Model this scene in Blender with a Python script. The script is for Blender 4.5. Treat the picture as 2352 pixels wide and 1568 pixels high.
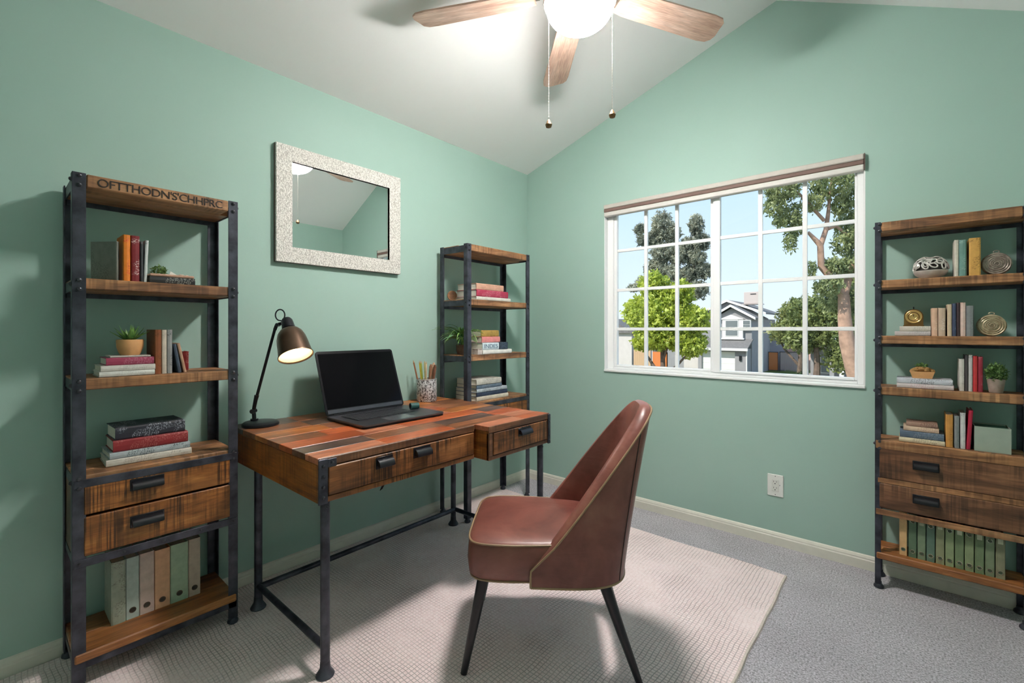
import bpy, math, random
import numpy as np
from mathutils import Vector, Matrix

for o in list(bpy.data.objects):
    bpy.data.objects.remove(o, do_unlink=True)
SC = bpy.context.scene
COL = SC.collection
R = math.radians
random.seed(7)

# ------------------------------------------------------------------ camera
cd = bpy.data.cameras.new('camera')
cd.sensor_width = 36.0
cd.lens = 1052.0 / 2352.0 * 36.0
cd.shift_y = -27.0 / 2352.0
cd.clip_start = 0.02
cd.clip_end = 400
cam = bpy.data.objects.new('camera', cd)
COL.objects.link(cam)
cam.location = (2.33, -2.88, 1.19)
cam.rotation_euler = (R(90), 0, R(40.89))
SC.camera = cam

# ------------------------------------------------------------------ world, sun, exposure
GLOBE_STRENGTH = 235.0
SC.view_settings.view_transform = 'Standard'
SC.view_settings.look = 'None'
SC.view_settings.gamma = 1.0
SC.view_settings.use_curve_mapping = False
SC.view_settings.exposure = 0.12
world = bpy.data.worlds.new('sky')
SC.world = world
world.use_nodes = True
wn = world.node_tree
wn.nodes.clear()
w_out = wn.nodes.new('ShaderNodeOutputWorld')
w_bg = wn.nodes.new('ShaderNodeBackground')
w_tc = wn.nodes.new('ShaderNodeTexCoord')
w_sep = wn.nodes.new('ShaderNodeSeparateXYZ')
w_rmp = wn.nodes.new('ShaderNodeValToRGB')
wn.links.new(w_tc.outputs['Generated'], w_sep.inputs[0])
wn.links.new(w_sep.outputs['Z'], w_rmp.inputs[0])
wn.links.new(w_rmp.outputs[0], w_bg.inputs[0])
wn.links.new(w_bg.outputs[0], w_out.inputs[0])
w_rmp.color_ramp.elements[0].position = 0.0
w_rmp.color_ramp.elements[0].color = (0.78, 0.88, 0.98, 1)
w_rmp.color_ramp.elements[1].position = 0.75
w_rmp.color_ramp.elements[1].color = (0.26, 0.50, 0.90, 1)
_e = w_rmp.color_ramp.elements.new(0.28)
_e.color = (0.54, 0.74, 0.96, 1)
w_bg.inputs[1].default_value = 1.18

sd = bpy.data.lights.new('sun', 'SUN')
sd.energy = 5.2
sd.angle = R(0.6)
sd.color = (1.0, 0.95, 0.86)
sun = bpy.data.objects.new('sun', sd)
COL.objects.link(sun)
sun.rotation_euler = Vector((0.34, 0.62, -0.71)).to_track_quat('-Z', 'Y').to_euler()

pd = bpy.data.lights.new('window_daylight_portal', 'AREA')
pd.shape = 'RECTANGLE'
pd.size = 1.46
pd.size_y = 1.16
pd.cycles.is_portal = True
portal = bpy.data.objects.new('window_daylight_portal', pd)
COL.objects.link(portal)
portal.location = (1.43, 0.13, 1.48)
portal.rotation_euler = (R(-90), 0, 0)

# ------------------------------------------------------------------ helpers
def s2l(v):
    v /= 255.0
    return v / 12.92 if v <= 0.04045 else ((v + 0.055) / 1.055) ** 2.4
def C(r, g, b):
    return (s2l(r), s2l(g), s2l(b), 1.0)

class N:
    """tiny node builder"""
    def __init__(self, name):
        self.m = bpy.data.materials.new(name)
        self.m.use_nodes = True
        self.t = self.m.node_tree
        self.t.nodes.clear()
        self.out = self.t.nodes.new('ShaderNodeOutputMaterial')
    def n(self, kind, **kw):
        nd = self.t.nodes.new('ShaderNode' + kind)
        for k, v in kw.items():
            setattr(nd, k, v)
        return nd
    def l(self, a, b):
        self.t.links.new(a, b)
    def coords(self, scale=(1, 1, 1), rand=True):
        tc = self.n('TexCoord')
        mp = self.n('Mapping')
        mp.inputs['Scale'].default_value = scale
        self.l(tc.outputs['Object'], mp.inputs[0])
        if rand:
            oi = self.n('ObjectInfo')
            mu = self.n('Math', operation='MULTIPLY')
            mu.inputs[1].default_value = 37.0
            self.l(oi.outputs['Random'], mu.inputs[0])
            self.l(mu.outputs[0], mp.inputs['Location'])
        return mp.outputs[0]
    def noise(self, vec, scale, detail=4, rough=0.55, dist=0.0):
        nd = self.n('TexNoise')
        nd.inputs['Scale'].default_value = scale
        nd.inputs['Detail'].default_value = detail
        nd.inputs['Roughness'].default_value = rough
        nd.inputs['Distortion'].default_value = dist
        if vec is not None:
            self.l(vec, nd.inputs['Vector'])
        return nd.outputs['Fac']
    def ramp(self, fac, stops):
        nd = self.n('ValToRGB')
        cr = nd.color_ramp
        while len(cr.elements) > 1:
            cr.elements.remove(cr.elements[-1])
        cr.elements[0].position, cr.elements[0].color = stops[0]
        for p, c in stops[1:]:
            e = cr.elements.new(p)
            e.color = c
        self.l(fac, nd.inputs[0])
        return nd.outputs[0]
    def math(self, op, a, b=None):
        nd = self.n('Math', operation=op)
        for i, v in enumerate((a, b)):
            if v is None:
                continue
            if isinstance(v, (int, float)):
                nd.inputs[i].default_value = v
            else:
                self.l(v, nd.inputs[i])
        return nd.outputs[0]
    def mix(self, fac, a, b, mode='MIX'):
        nd = self.n('Mix', data_type='RGBA', blend_type=mode)
        for i, v in ((0, fac), (6, a), (7, b)):
            if isinstance(v, (int, float)):
                nd.inputs[i].default_value = v
            elif isinstance(v, tuple):
                nd.inputs[i].default_value = v
            else:
                self.l(v, nd.inputs[i])
        return nd.outputs[2]
    def bump(self, h, strength, dist=0.002):
        nd = self.n('Bump')
        nd.inputs['Strength'].default_value = strength
        nd.inputs['Distance'].default_value = dist
        self.l(h, nd.inputs['Height'])
        return nd.outputs[0]
    def pbr(self, color, rough=0.5, metal=0.0, normal=None, coat=0.0, spec=0.5, sheen=0.0):
        p = self.n('BsdfPrincipled')
        for k, v in (('Base Color', color), ('Roughness', rough), ('Metallic', metal)):
            if isinstance(v, (int, float, tuple)):
                p.inputs[k].default_value = v
            else:
                self.l(v, p.inputs[k])
        p.inputs['Specular IOR Level'].default_value = spec
        if coat:
            p.inputs['Coat Weight'].default_value = coat
            p.inputs['Coat Roughness'].default_value = 0.2
        if sheen:
            p.inputs['Sheen Weight'].default_value = sheen
        if normal is not None:
            self.l(normal, p.inputs['Normal'])
        self.l(p.outputs[0], self.out.inputs[0])
        return p

_cache = {}
def plain(name, col, rough=0.5, metal=0.0, var=0.12, vs=30.0, bump=0.15, bs=120.0, spec=0.5):
    key = (name, col, rough, metal)
    if key in _cache:
        return _cache[key]
    k = N(name)
    v = k.coords()
    n1 = k.noise(v, vs, 3)
    d = tuple(x * (1 - var) for x in col[:3]) + (1,)
    li = tuple(min(1, x * (1 + var)) for x in col[:3]) + (1,)
    c = k.ramp(n1, [(0.3, d), (0.7, li)])
    nb = k.bump(k.noise(v, bs, 2), bump, 0.001) if bump else None
    k.pbr(c, rough, metal, nb, spec=spec)
    _cache[key] = k.m
    return k.m

def wood(name, dark, mid, light, axis=0, saw=0.0, rough=0.42, sawscale=55.0, spec=0.5):
    k = N(name)
    sc = [14.0, 14.0, 14.0]
    sc[axis] = 1.6
    v = k.coords(tuple(sc))
    g = k.noise(v, 1.6, 7, 0.62, 0.6)
    c = k.ramp(g, [(0.30, dark), (0.5, mid), (0.72, light)])
    v2 = k.coords((3, 3, 3))
    blot = k.noise(v2, 2.2, 3)
    c = k.mix(k.ramp(blot, [(0.42, (0, 0, 0, 1)), (0.7, (0.55, 0.55, 0.55, 1))]), c, dark)
    fs = [220.0, 220.0, 220.0]
    fs[axis] = 14.0
    fine = k.noise(k.coords(tuple(fs)), 1.0, 2)
    c = k.mix(0.5, c, k.ramp(fine, [(0.35, (0.55, 0.55, 0.55, 1)), (0.65, (1.1, 1.1, 1.1, 1))]), 'MULTIPLY')
    h = k.math('ADD', k.math('MULTIPLY', g, 0.6), k.math('MULTIPLY', fine, 0.4))
    if saw:
        ss = [3.0, 3.0, 3.0]
        ss[axis] = sawscale * 3
        kerf = k.noise(k.coords(tuple(ss)), 1.0, 2, 0.5, 0.1)
        km = k.ramp(kerf, [(0.44, (0, 0, 0, 1)), (0.56, (1, 1, 1, 1))])
        patch = k.ramp(k.noise(k.coords((1, 1, 1)), 9.0, 2), [(0.38, (0, 0, 0, 1)), (0.6, (1, 1, 1, 1))])
        msk = k.math('MULTIPLY', k.math('MULTIPLY', km, patch), saw)
        c = k.mix(msk, c, tuple(x * 0.35 for x in dark[:3]) + (1,))
        h = k.math('SUBTRACT', h, k.math('MULTIPLY', msk, 0.7))
    k.pbr(c, rough, 0.0, k.bump(h, 0.35, 0.0015), spec=spec)
    return k.m

def empty(name, loc=(0, 0, 0), rz=0.0):
    o = bpy.data.objects.new(name, None)
    o.empty_display_size = 0.05
    COL.objects.link(o)
    o.location = loc
    o.rotation_euler = (0, 0, rz)
    return o
def tag(o, label=None, cat=None, group=None, kind=None):
    if label: o['label'] = label
    if cat: o['category'] = cat
    if group: o['group'] = group
    if kind: o['kind'] = kind
    return o
def thing(name, label, cat, loc=(0, 0, 0), rz=0.0, group=None):
    return tag(empty(name, loc, rz), label, cat, group)

class MB:
    def __init__(self):
        self.v, self.f = [], []
    def add(self, vs, fs):
        b = len(self.v)
        self.v += [tuple(p) for p in vs]
        self.f += [tuple(i + b for i in q) for q in fs]
        return self
    def box(self, x0, x1, y0, y1, z0, z1, b=0.0, M=None):
        if b <= 0:
            vs = [(x, y, z) for x in (x0, x1) for y in (y0, y1) for z in (z0, z1)]
            fs = [(0, 1, 3, 2), (4, 6, 7, 5), (0, 4, 5, 1), (2, 3, 7, 6), (0, 2, 6, 4), (1, 5, 7, 3)]
        else:
            b = min(b, (x1 - x0) * .45, (y1 - y0) * .45, (z1 - z0) * .45)
            lo, hi = (x0, y0, z0), (x1, y1, z1)
            vs, idx = [], {}
            for sx in (0, 1):
                for sy in (0, 1):
                    for sz in (0, 1):
                        s = (sx, sy, sz)
                        for ax in range(3):
                            p = []
                            for k in range(3):
                                full = hi[k] if s[k] else lo[k]
                                ins = hi[k] - b if s[k] else lo[k] + b
                                p.append(full if k == ax else ins)
                            idx[(s, ax)] = len(vs)
                            vs.append(tuple(p))
            fs = []
            for ax in range(3):
                o1, o2 = [k for k in range(3) if k != ax]
                for sd_ in (0, 1):
                    ring = []
                    for a, c in ((0, 0), (1, 0), (1, 1), (0, 1)):
                        s = [0, 0, 0]; s[ax] = sd_; s[o1] = a; s[o2] = c
                        ring.append(idx[(tuple(s), ax)])
                    fs.append(tuple(ring))
            for ax in range(3):
                o1, o2 = [k for k in range(3) if k != ax]
                for a in (0, 1):
                    for c in (0, 1):
                        s0 = [0, 0, 0]; s1 = [0, 0, 0]
                        s0[o1] = s1[o1] = a; s0[o2] = s1[o2] = c
                        s0[ax] = 0; s1[ax] = 1
                        fs.append((idx[(tuple(s0), o1)], idx[(tuple(s1), o1)], idx[(tuple(s1), o2)], idx[(tuple(s0), o2)]))
            for sx in (0, 1):
                for sy in (0, 1):
                    for sz in (0, 1):
                        s = (sx, sy, sz)
                        fs.append((idx[(s, 0)], idx[(s, 1)], idx[(s, 2)]))
        if M is not None:
            vs = [tuple(M @ Vector(p)) for p in vs]
        return self.add(vs, fs)
    def tube(self, path, r, n=10, caps=True):
        path = [Vector(p) for p in path]
        rs = r if isinstance(r, (list, tuple)) else [r] * len(path)
        T = []
        for i in range(len(path)):
            a = path[max(0, i - 1)]; c = path[min(len(path) - 1, i + 1)]
            t = (c - a)
            T.append(t.normalized() if t.length > 1e-9 else Vector((0, 0, 1)))
        ref = Vector((0, 0, 1)) if abs(T[0].z) < 0.9 else Vector((1, 0, 0))
        U = (ref - T[0] * ref.dot(T[0])).normalized()
        vs, fs = [], []
        for i, p in enumerate(path):
            U = (U - T[i] * U.dot(T[i]))
            U = U.normalized() if U.length > 1e-6 else Vector((1, 0, 0))
            V = T[i].cross(U)
            for k in range(n):
                a = 2 * math.pi * k / n
                vs.append(p + (U * math.cos(a) + V * math.sin(a)) * rs[i])
        for i in range(len(path) - 1):
            for k in range(n):
                k2 = (k + 1) % n
                fs.append((i * n + k, i * n + k2, (i + 1) * n + k2, (i + 1) * n + k))
        if caps:
            fs.append(tuple(range(n - 1, -1, -1)))
            fs.append(tuple((len(path) - 1) * n + k for k in range(n)))
        return self.add(vs, fs)
    def cyl(self, p0, p1, r0, r1=None, n=14):
        return self.tube([p0, p1], [r0, r0 if r1 is None else r1], n)
    def ring(self, path, r, n=6):
        """closed tube"""
        path = [Vector(p) for p in path]
        m = len(path)
        vs, fs = [], []
        nrm = Vector((0, 0, 0))
        c = sum(path, Vector()) / m
        for i in range(m):
            nrm += (path[i] - c).cross(path[(i + 1) % m] - c)
        nrm.normalize()
        for i in range(m):
            t = (path[(i + 1) % m] - path[i - 1]).normalized()
            U = (nrm - t * nrm.dot(t)).normalized()
            V = t.cross(U)
            for k in range(n):
                a = 2 * math.pi * k / n
                vs.append(path[i] + (U * math.cos(a) + V * math.sin(a)) * r)
        for i in range(m):
            j = (i + 1) % m
            for k in range(n):
                k2 = (k + 1) % n
                fs.append((i * n + k, i * n + k2, j * n + k2, j * n + k))
        return self.add(vs, fs)
    def lathe(self, prof, n=28, M=None, caps=True):
        """profile of (r, z) about z"""
        vs, fs = [], []
        for r, z in prof:
            for k in range(n):
                a = 2 * math.pi * k / n
                vs.append(Vector((r * math.cos(a), r * math.sin(a), z)))
        for i in range(len(prof) - 1):
            for k in range(n):
                k2 = (k + 1) % n
                fs.append((i * n + k, i * n + k2, (i + 1) * n + k2, (i + 1) * n + k))
        if caps and prof[0][0] > 1e-5:
            fs.append(tuple(range(n - 1, -1, -1)))
        if caps and prof[-1][0] > 1e-5:
            fs.append(tuple((len(prof) - 1) * n + k for k in range(n)))
        if M is not None:
            vs = [M @ p for p in vs]
        return self.add(vs, fs)
    def prism(self, poly, d0, d1, axis='Z', M=None):
        """2d polygon extruded along axis; poly in the other two axes in order"""
        n = len(poly)
        def P(a, b, d):
            return Vector({'Z': (a, b, d), 'Y': (a, d, b), 'X': (d, a, b)}[axis])
        vs = [P(a, b, d0) for a, b in poly] + [P(a, b, d1) for a, b in poly]
        fs = [tuple(range(n - 1, -1, -1)), tuple(range(n, 2 * n))]
        for i in range(n):
            j = (i + 1) % n
            fs.append((i, j, n + j, n + i))
        if M is not None:
            vs = [M @ p for p in vs]
        return self.add(vs, fs)
    def grid(self, rows):
        """rows: list of lists of points"""
        n = len(rows[0])
        vs = [p for r in rows for p in r]
        fs = []
        for i in range(len(rows) - 1):
            for k in range(n - 1):
                fs.append((i * n + k, i * n + k + 1, (i + 1) * n + k + 1, (i + 1) * n + k))
        return self.add(vs, fs)
    def mesh(self, name, smooth=False):
        me = bpy.data.meshes.new(name)
        me.from_pydata(self.v, [], self.f)
        import bmesh
        bm = bmesh.new()
        bm.from_mesh(me)
        bmesh.ops.remove_doubles(bm, verts=bm.verts, dist=1e-6)
        bmesh.ops.recalc_face_normals(bm, faces=bm.faces)
        bm.to_mesh(me)
        bm.free()
        if smooth:
            me.polygons.foreach_set('use_smooth', [True] * len(me.polygons))
            me.set_sharp_from_angle(angle=R(38))
        return me
    def build(self, name, mat, parent=None, smooth=False, loc=None, rot=None):
        me = self.mesh(name, smooth)
        me.materials.append(mat)
        o = bpy.data.objects.new(name, me)
        COL.objects.link(o)
        if parent: o.parent = parent
        if loc: o.location = loc
        if rot: o.rotation_euler = rot
        return o
def inst(src, name, parent, loc, rot=(0, 0, 0), scale=None):
    o = bpy.data.objects.new(name, src)
    COL.objects.link(o)
    o.parent = parent
    o.location = loc
    o.rotation_euler = rot
    if scale: o.scale = scale
    return o
def struct(o, label=None):
    o['kind'] = 'structure'
    if label: o['label'] = label
    return o

# ------------------------------------------------------------------ materials
def wall_material():
    k = N('sage_wall_paint')
    v = k.coords(rand=False)
    c = k.ramp(k.noise(v, 1.3, 3), [(0.3, C(160, 189, 178)), (0.7, C(165, 193, 183))])
    k.pbr(c, 0.62, 0, k.bump(k.noise(v, 85, 3), 0.12, 0.002), spec=0.35)
    return k.m
def ceiling_material():
    k = N('ceiling_paint')
    v = k.coords(rand=False)
    k.pbr(C(247, 247, 247), 0.8, 0, k.bump(k.noise(v, 70, 3), 0.1, 0.002), spec=0.2)
    return k.m
def carpet_material():
    k = N('grey_carpet')
    v = k.coords(rand=False)
    a = k.noise(v, 150, 4, 0.75)
    b = k.noise(v, 3.0, 3)
    st = k.noise(k.coords((6, 95, 1), rand=False), 1.6, 4, 0.65, 0.5)
    c = k.ramp(a, [(0.34, C(112, 108, 113)), (0.62, C(238, 231, 239))])
    c = k.mix(0.5, c, k.ramp(b, [(0.35, (0.8, 0.8, 0.8, 1)), (0.65, (1.08, 1.08, 1.08, 1))]), 'MULTIPLY')
    c = k.mix(0.5, c, k.ramp(st, [(0.33, (0.5, 0.5, 0.5, 1)), (0.45, (1, 1, 1, 1))]), 'MULTIPLY')
    h = k.math('ADD', a, k.math('MULTIPLY', st, 0.8))
    k.pbr(c, 0.95, 0, k.bump(h, 0.8, 0.008), spec=0.1, sheen=0.2)
    return k.m
def rug_material():
    k = N('woven_rug')
    tc = k.n('TexCoord')
    wob = k.n('TexNoise'); wob.inputs['Scale'].default_value = 7.0; wob.inputs['Detail'].default_value = 2
    k.l(tc.outputs['Object'], wob.inputs['Vector'])
    vm = k.n('VectorMath', operation='MULTIPLY_ADD')
    k.l(wob.outputs['Color'], vm.inputs[0])
    vm.inputs[1].default_value = (0.022, 0.022, 0)
    k.l(tc.outputs['Object'], vm.inputs[2])
    sp = k.n('SeparateXYZ'); k.l(vm.outputs[0], sp.inputs[0])
    def lines(ch, pitch, w):
        f = k.math('FRACT', k.math('DIVIDE', ch, pitch))
        d = k.math('ABSOLUTE', k.math('SUBTRACT', f, 0.5))
        return k.ramp(d, [(0.5 - w * 1.6, (0, 0, 0, 1)), (0.5 - w * 0.4, (1, 1, 1, 1))])
    la = lines(sp.outputs[0], 0.0165, 0.07)
    lb = lines(sp.outputs[1], 0.0135, 0.08)
    fade = k.ramp(k.noise(tc.outputs['Object'], 3.2, 4, 0.6), [(0.36, (0.12, 0.12, 0.12, 1)), (0.62, (0.9, 0.9, 0.9, 1))])
    m = k.math('MULTIPLY', k.math('MAXIMUM', la, lb), fade)
    base = k.ramp(k.noise(tc.outputs['Object'], 130, 3), [(0.3, C(240, 216, 215)), (0.7, C(253, 237, 236))])
    c = k.mix(k.math('MULTIPLY', m, 0.62), base, C(95, 84, 76))
    h = k.math('SUBTRACT', k.math('MULTIPLY', k.noise(tc.outputs['Object'], 160, 3), 0.5), m)
    k.pbr(c, 0.95, 0, k.bump(h, 0.6, 0.004), spec=0.1, sheen=0.15)
    return k.m
M_wall = wall_material()
M_ceil = ceiling_material()
M_carpet = carpet_material()
M_rug = rug_material()
M_trim = plain('white_trim', C(224, 220, 208), 0.5, var=0.03, bump=0.05)
M_vinyl = plain('white_vinyl', C(248, 248, 248), 0.45, var=0.0, bump=0.0)
def iron_material():
    k = N('black_iron')
    v = k.coords()
    c = k.ramp(k.noise(v, 18, 4), [(0.35, C(44, 45, 54)), (0.7, C(80, 81, 92))])
    k.pbr(c, 0.40, 0.45, k.bump(k.noise(v, 90, 3), 0.25, 0.001))
    return k.m
M_iron = iron_material()
M_bolt = plain('bolt_steel', C(72, 72, 78), 0.3, 0.8, bump=0.1)
M_black = plain('black_paint', C(24, 24, 30), 0.35, 0.2, bump=0.05)
W_shelf = wood('reclaimed_shelf_wood', C(100, 64, 42), C(166, 114, 76), C(204, 152, 108), 0, 0.0, 0.5)
W_edge = wood('chewed_edge_wood', C(84, 54, 36), C(174, 122, 80), C(212, 164, 118), 0, 0.5, 0.55, 20)
W_draw = wood('saw_marked_drawer_wood', C(80, 46, 20), C(166, 102, 46), C(210, 142, 74), 0, 0.85, 0.45, 45)
W_dark = wood('dark_stained_wood', C(66, 42, 30), C(120, 80, 54), C(162, 114, 80), 0, 0.5, 0.48, 30)
W_bottom = wood('honey_shelf_wood', C(86, 50, 28), C(162, 102, 56), C(206, 142, 86), 0, 0.0, 0.38)
W_desk = wood('desk_drawer_wood', C(68, 40, 22), C(138, 86, 46), C(178, 118, 70), 0, 0.9, 0.45, 45)
W_side = wood('amber_side_wood', C(78, 44, 20), C(164, 96, 42), C(204, 128, 62), 1, 0.4, 0.4, 25)
W_planks = [
    wood('plank_red_orange', C(120, 55, 31), C(194, 96, 55), C(229, 132, 84), 0, 0.15, 0.3),
    wood('plank_brown', C(85, 52, 36), C(148, 92, 61), C(190, 127, 89), 0, 0.25, 0.3),
    wood('plank_dark', C(53, 39, 36), C(95, 72, 63), C(136, 105, 89), 0, 0.3, 0.3),
    wood('plank_rose', C(136, 77, 55), C(199, 123, 91), C(235, 165, 127), 0, 0.1, 0.3),
    wood('plank_honey', C(111, 63, 31), C(183, 110, 57), C(225, 154, 91), 0, 0.15, 0.3),
]

# ------------------------------------------------------------------ room shell
XR, YF, RX, RZ, HL = 2.95, -3.6, 1.778, 3.015, 2.44
HR = RZ - 0.52 * (XR - RX)
T = 0.12
struct(MB().box(-T, XR + T, YF - T, 0, -0.12, 0).build('floor', M_carpet), 'grey textured carpet floor')
struct(MB().box(-T, 0, YF - T, T, -0.12, HL + 0.06).build('wall_left', M_wall), 'sage green wall with the mirror')
struct(MB().box(XR, XR + T, YF - T, T, -0.12, HR + 0.06).build('wall_right', M_wall), 'sage green wall to the right')
WX0, WX1, WZ0, WZ1 = 0.702, 2.167, 0.900, 2.068
g = MB()
def gable(x0, x1, z0):
    def zt(x): return HL + (RZ - HL) * x / RX if x <= RX else RZ - 0.52 * (x - RX)
    xs = [x0] + ([RX] if x0 < RX < x1 else []) + [x1]
    return [(x0, z0), (x1, z0)] + [(x, zt(x) + 0.05) for x in reversed(xs)]
g.prism(gable(0, WX0, -0.12), 0, T, 'Y')
g.prism(gable(WX1, XR, -0.12), 0, T, 'Y')
g.prism(gable(WX0, WX1, WZ1), 0, T, 'Y')
g.box(WX0, WX1, 0, T, -0.12, WZ0)
struct(g.build('wall_back', M_wall), 'sage green gable wall with the window')
g = MB()
g.prism(gable(0, XR, -0.12), YF - T, YF, 'Y')
struct(g.build('wall_front', M_wall), 'sage green wall behind the viewer')
g = MB()
ex = 0.3
def zl(x): return HL + (RZ - HL) / RX * x
g.prism([(-ex, zl(-ex)), (RX, RZ), (XR + ex, RZ - 0.52 * (XR + ex - RX)), (XR + ex, RZ - 0.52 * (XR + ex - RX) + 0.15), (RX, RZ + 0.15), (-ex, zl(-ex) + 0.15)], YF - 0.3, 0.30, 'Y')
struct(g.build('ceiling', M_ceil), 'white vaulted ceiling with a ridge')

def baseboard(name, L, loc, rz, gap=None):
    # profile in (out, z), extruded along local x
    prof = [(0, 0), (0.014, 0), (0.014, 0.045), (0.011, 0.05), (0.011, 0.056), (0.006, 0.066), (0, 0.07)]
    m = MB()
    m.prism([(-a, b) for a, b in prof], 0, L, 'X')
    o = m.build(name, M_trim, None, False, loc, (0, 0, rz))
    return struct(o, 'cream painted baseboard')
baseboard('baseboard_back', XR, (0, 0, 0), 0)
baseboard('baseboard_left', -YF, (0, YF, 0), R(90))
baseboard('baseboard_right', -YF, (XR, 0, 0), R(-90))
baseboard('baseboard_front', XR, (XR, YF, 0), R(180))

# ------------------------------------------------------------------ window
def glass_material(name, tint=(1, 1, 1, 1), gl=0.05):
    k = N(name)
    t = k.n('BsdfTransparent'); t.inputs[0].default_value = tint
    gsy = k.n('BsdfGlossy'); gsy.inputs['Roughness'].default_value = 0.02
    mx = k.n('MixShader'); mx.inputs[0].default_value = gl
    k.l(t.outputs[0], mx.inputs[1]); k.l(gsy.outputs[0], mx.inputs[2])
    k.l(mx.outputs[0], k.out.inputs[0])
    return k.m
M_glass = glass_material('window_glass', (0.98, 0.99, 0.985, 1), 0.03)
win = empty('window_1', (0, 0, 0))
tag(win, 'white vinyl sliding window with gridded panes', None, None, 'structure')
m = MB()                                           # reveal lining
m.box(WX0, WX0 + 0.006, -0.001, 0.10, WZ0, WZ1)
m.box(WX1 - 0.006, WX1, -0.001, 0.10, WZ0, WZ1)
m.box(WX0, WX1, -0.001, 0.10, WZ1 - 0.006, WZ1)
m.build('reveal', M_vinyl, win)
MB().box(WX0, WX1, -0.012, 0.10, WZ0 - 0.004, WZ0 + 0.012, 0.003).build('sill', M_vinyl, win)
FY0, FY1 = 0.035, 0.085
m = MB()
m.box(WX0 + .006, 0.752, FY0, FY1, WZ0 + .012, WZ1 - .006, .003)
m.box(2.134, WX1 - .006, FY0 - .02, FY1, WZ0 + .012, WZ1 - .006, .003)
m.box(0.752, 2.134, FY0, FY1, WZ1 - .05, WZ1 - .006, .003)
m.box(0.752, 2.134, FY0, FY1, WZ0 + .012, 0.930, .003)
m.build('frame', M_vinyl, win)
def sash(x0, x1, yo, w0, w1):
    s = MB()
    s.box(x0, x0 + w0, FY0 + yo, FY0 + yo + .03, 0.930, 2.018, .003)
    s.box(x1 - w1, x1, FY0 + yo, FY0 + yo + .03, 0.930, 2.018, .003)
    s.box(x0 + w0, x1 - w1, FY0 + yo, FY0 + yo + .03, 0.930, 0.945, .003)
    s.box(x0 + w0, x1 - w1, FY0 + yo, FY0 + yo + .03, 2.0, 2.018, .003)
    so = s.build('sash', M_vinyl, win)
    gx0, gx1, gz0, gz1 = x0 + w0, x1 - w1, 0.945, 2.0
    cols = [gx0 + (gx1 - gx0) * k / 3 for k in range(4)]
    rows = [gz0, 1.195, 1.468, 1.745, gz1]
    yb = FY0 + yo + .006
    for k in (1, 2):
        MB().box(cols[k] - .011, cols[k] + .011, yb, yb + .018, gz0, gz1, .0012).build('glazing_bar', M_vinyl, so)
    for k in (1, 2, 3):
        for c in range(3):
            a = cols[c] + (.011 if c else 0); b = cols[c + 1] - (.011 if c < 2 else 0)
            MB().box(a, b, yb + .001, yb + .017, rows[k] - .010, rows[k] + .010, .0012).build('glazing_bar', M_vinyl, so)
    for k in range(4):
        for c in range(3):
            MB().box(cols[c], cols[c + 1], yb + .007, yb + .011, rows[k], rows[k + 1]).build('pane', M_glass, so)
sash(0.752, 1.445, 0.012, 0.022, 0.036)
sash(1.43, 2.134, -0.006, 0.040, 0.012)

# ------------------------------------------------------------------ outside: ground
GZ = -2.55
def ground_material():
    k = N('yard_ground')
    v = k.coords(rand=False)
    a = k.noise(v, 0.16, 4)
    gr = k.ramp(k.noise(v, 9, 4), [(0.3, C(70, 88, 44)), (0.7, C(128, 140, 74))])
    dirt = k.ramp(k.noise(v, 6, 4), [(0.3, C(140, 128, 118)), (0.7, C(176, 164, 152))])
    k.pbr(k.mix(k.ramp(a, [(0.46, (0, 0, 0, 1)), (0.52, (1, 1, 1, 1))]), gr, dirt), 0.95, 0, k.bump(k.noise(v, 30, 3), 0.4, 0.02), spec=0.1)
    return k.m
struct(MB().box(-60, 45, 0.6, 90, GZ - 0.2, GZ).build('ground', ground_material()), 'yard ground of grass and gravel outside the window')


# ------------------------------------------------------------------ rug
def make_rug():
    X0, X1, Y0, Y1, TH = 0.02, 1.885, -3.5, -0.35, 0.012
    nx, ny = 40, 80
    rnd = random.Random(3)
    ph = [rnd.uniform(0, 6) for _ in range(6)]
    rows = []
    for j in range(ny + 1):
        row = []
        v = j / ny
        for i in range(nx + 1):
            u = i / nx
            x = X0 + (X1 - X0) * u
            y = Y0 + (Y1 - Y0) * v
            wav = 0.002 * math.sin(9 * y + ph[0]) + 0.0015 * math.sin(23 * y + ph[1])
            x += wav * u ** 4
            y += (0.004 * math.sin(11 * x + ph[2])) * v ** 6
            z = TH
            if u > 0.94:
                z = TH - 0.001 - 0.0015 * (u - 0.94) / 0.06
            row.append((x, y, z))
        rows.append(row)
    m = MB()
    m.grid(rows)
    # skirt down to the carpet
    per = [rows[0][i] for i in range(nx + 1)] + [rows[j][nx] for j in range(1, ny + 1)] + [rows[ny][i] for i in range(nx - 1, -1, -1)] + [rows[j][0] for j in range(ny - 1, 0, -1)]
    n = len(per)
    b = len(m.v)
    m.v += per + [(p[0] + (0.006 if p[0] > 1.8 else 0), p[1], 0.0015) for p in per]
    for i in range(n):
        j = (i + 1) % n
        m.f.append((b + i, b + j, b + n + j, b + n + i))
    r = thing('area_rug', 'pale beige woven area rug under the desk and chair', 'rug')
    m.build('woven_field', M_rug, r, True)
    h = MB()
    pts = []
    for j in range(ny + 1):
        p = rows[j][nx]
        pts.append((p[0] - 0.001, p[1], 0.0058))
    h.tube(pts, [0.0056 + 0.0006 * math.sin(k * 1.7) for k in range(len(pts))], 8)
    h.build('rolled_hem', plain('rug_hem', C(214, 200, 190), 0.95, var=0.1, vs=60, bump=0.5, bs=200), r, True)
make_rug()
RUGZ = 0.012

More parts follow.
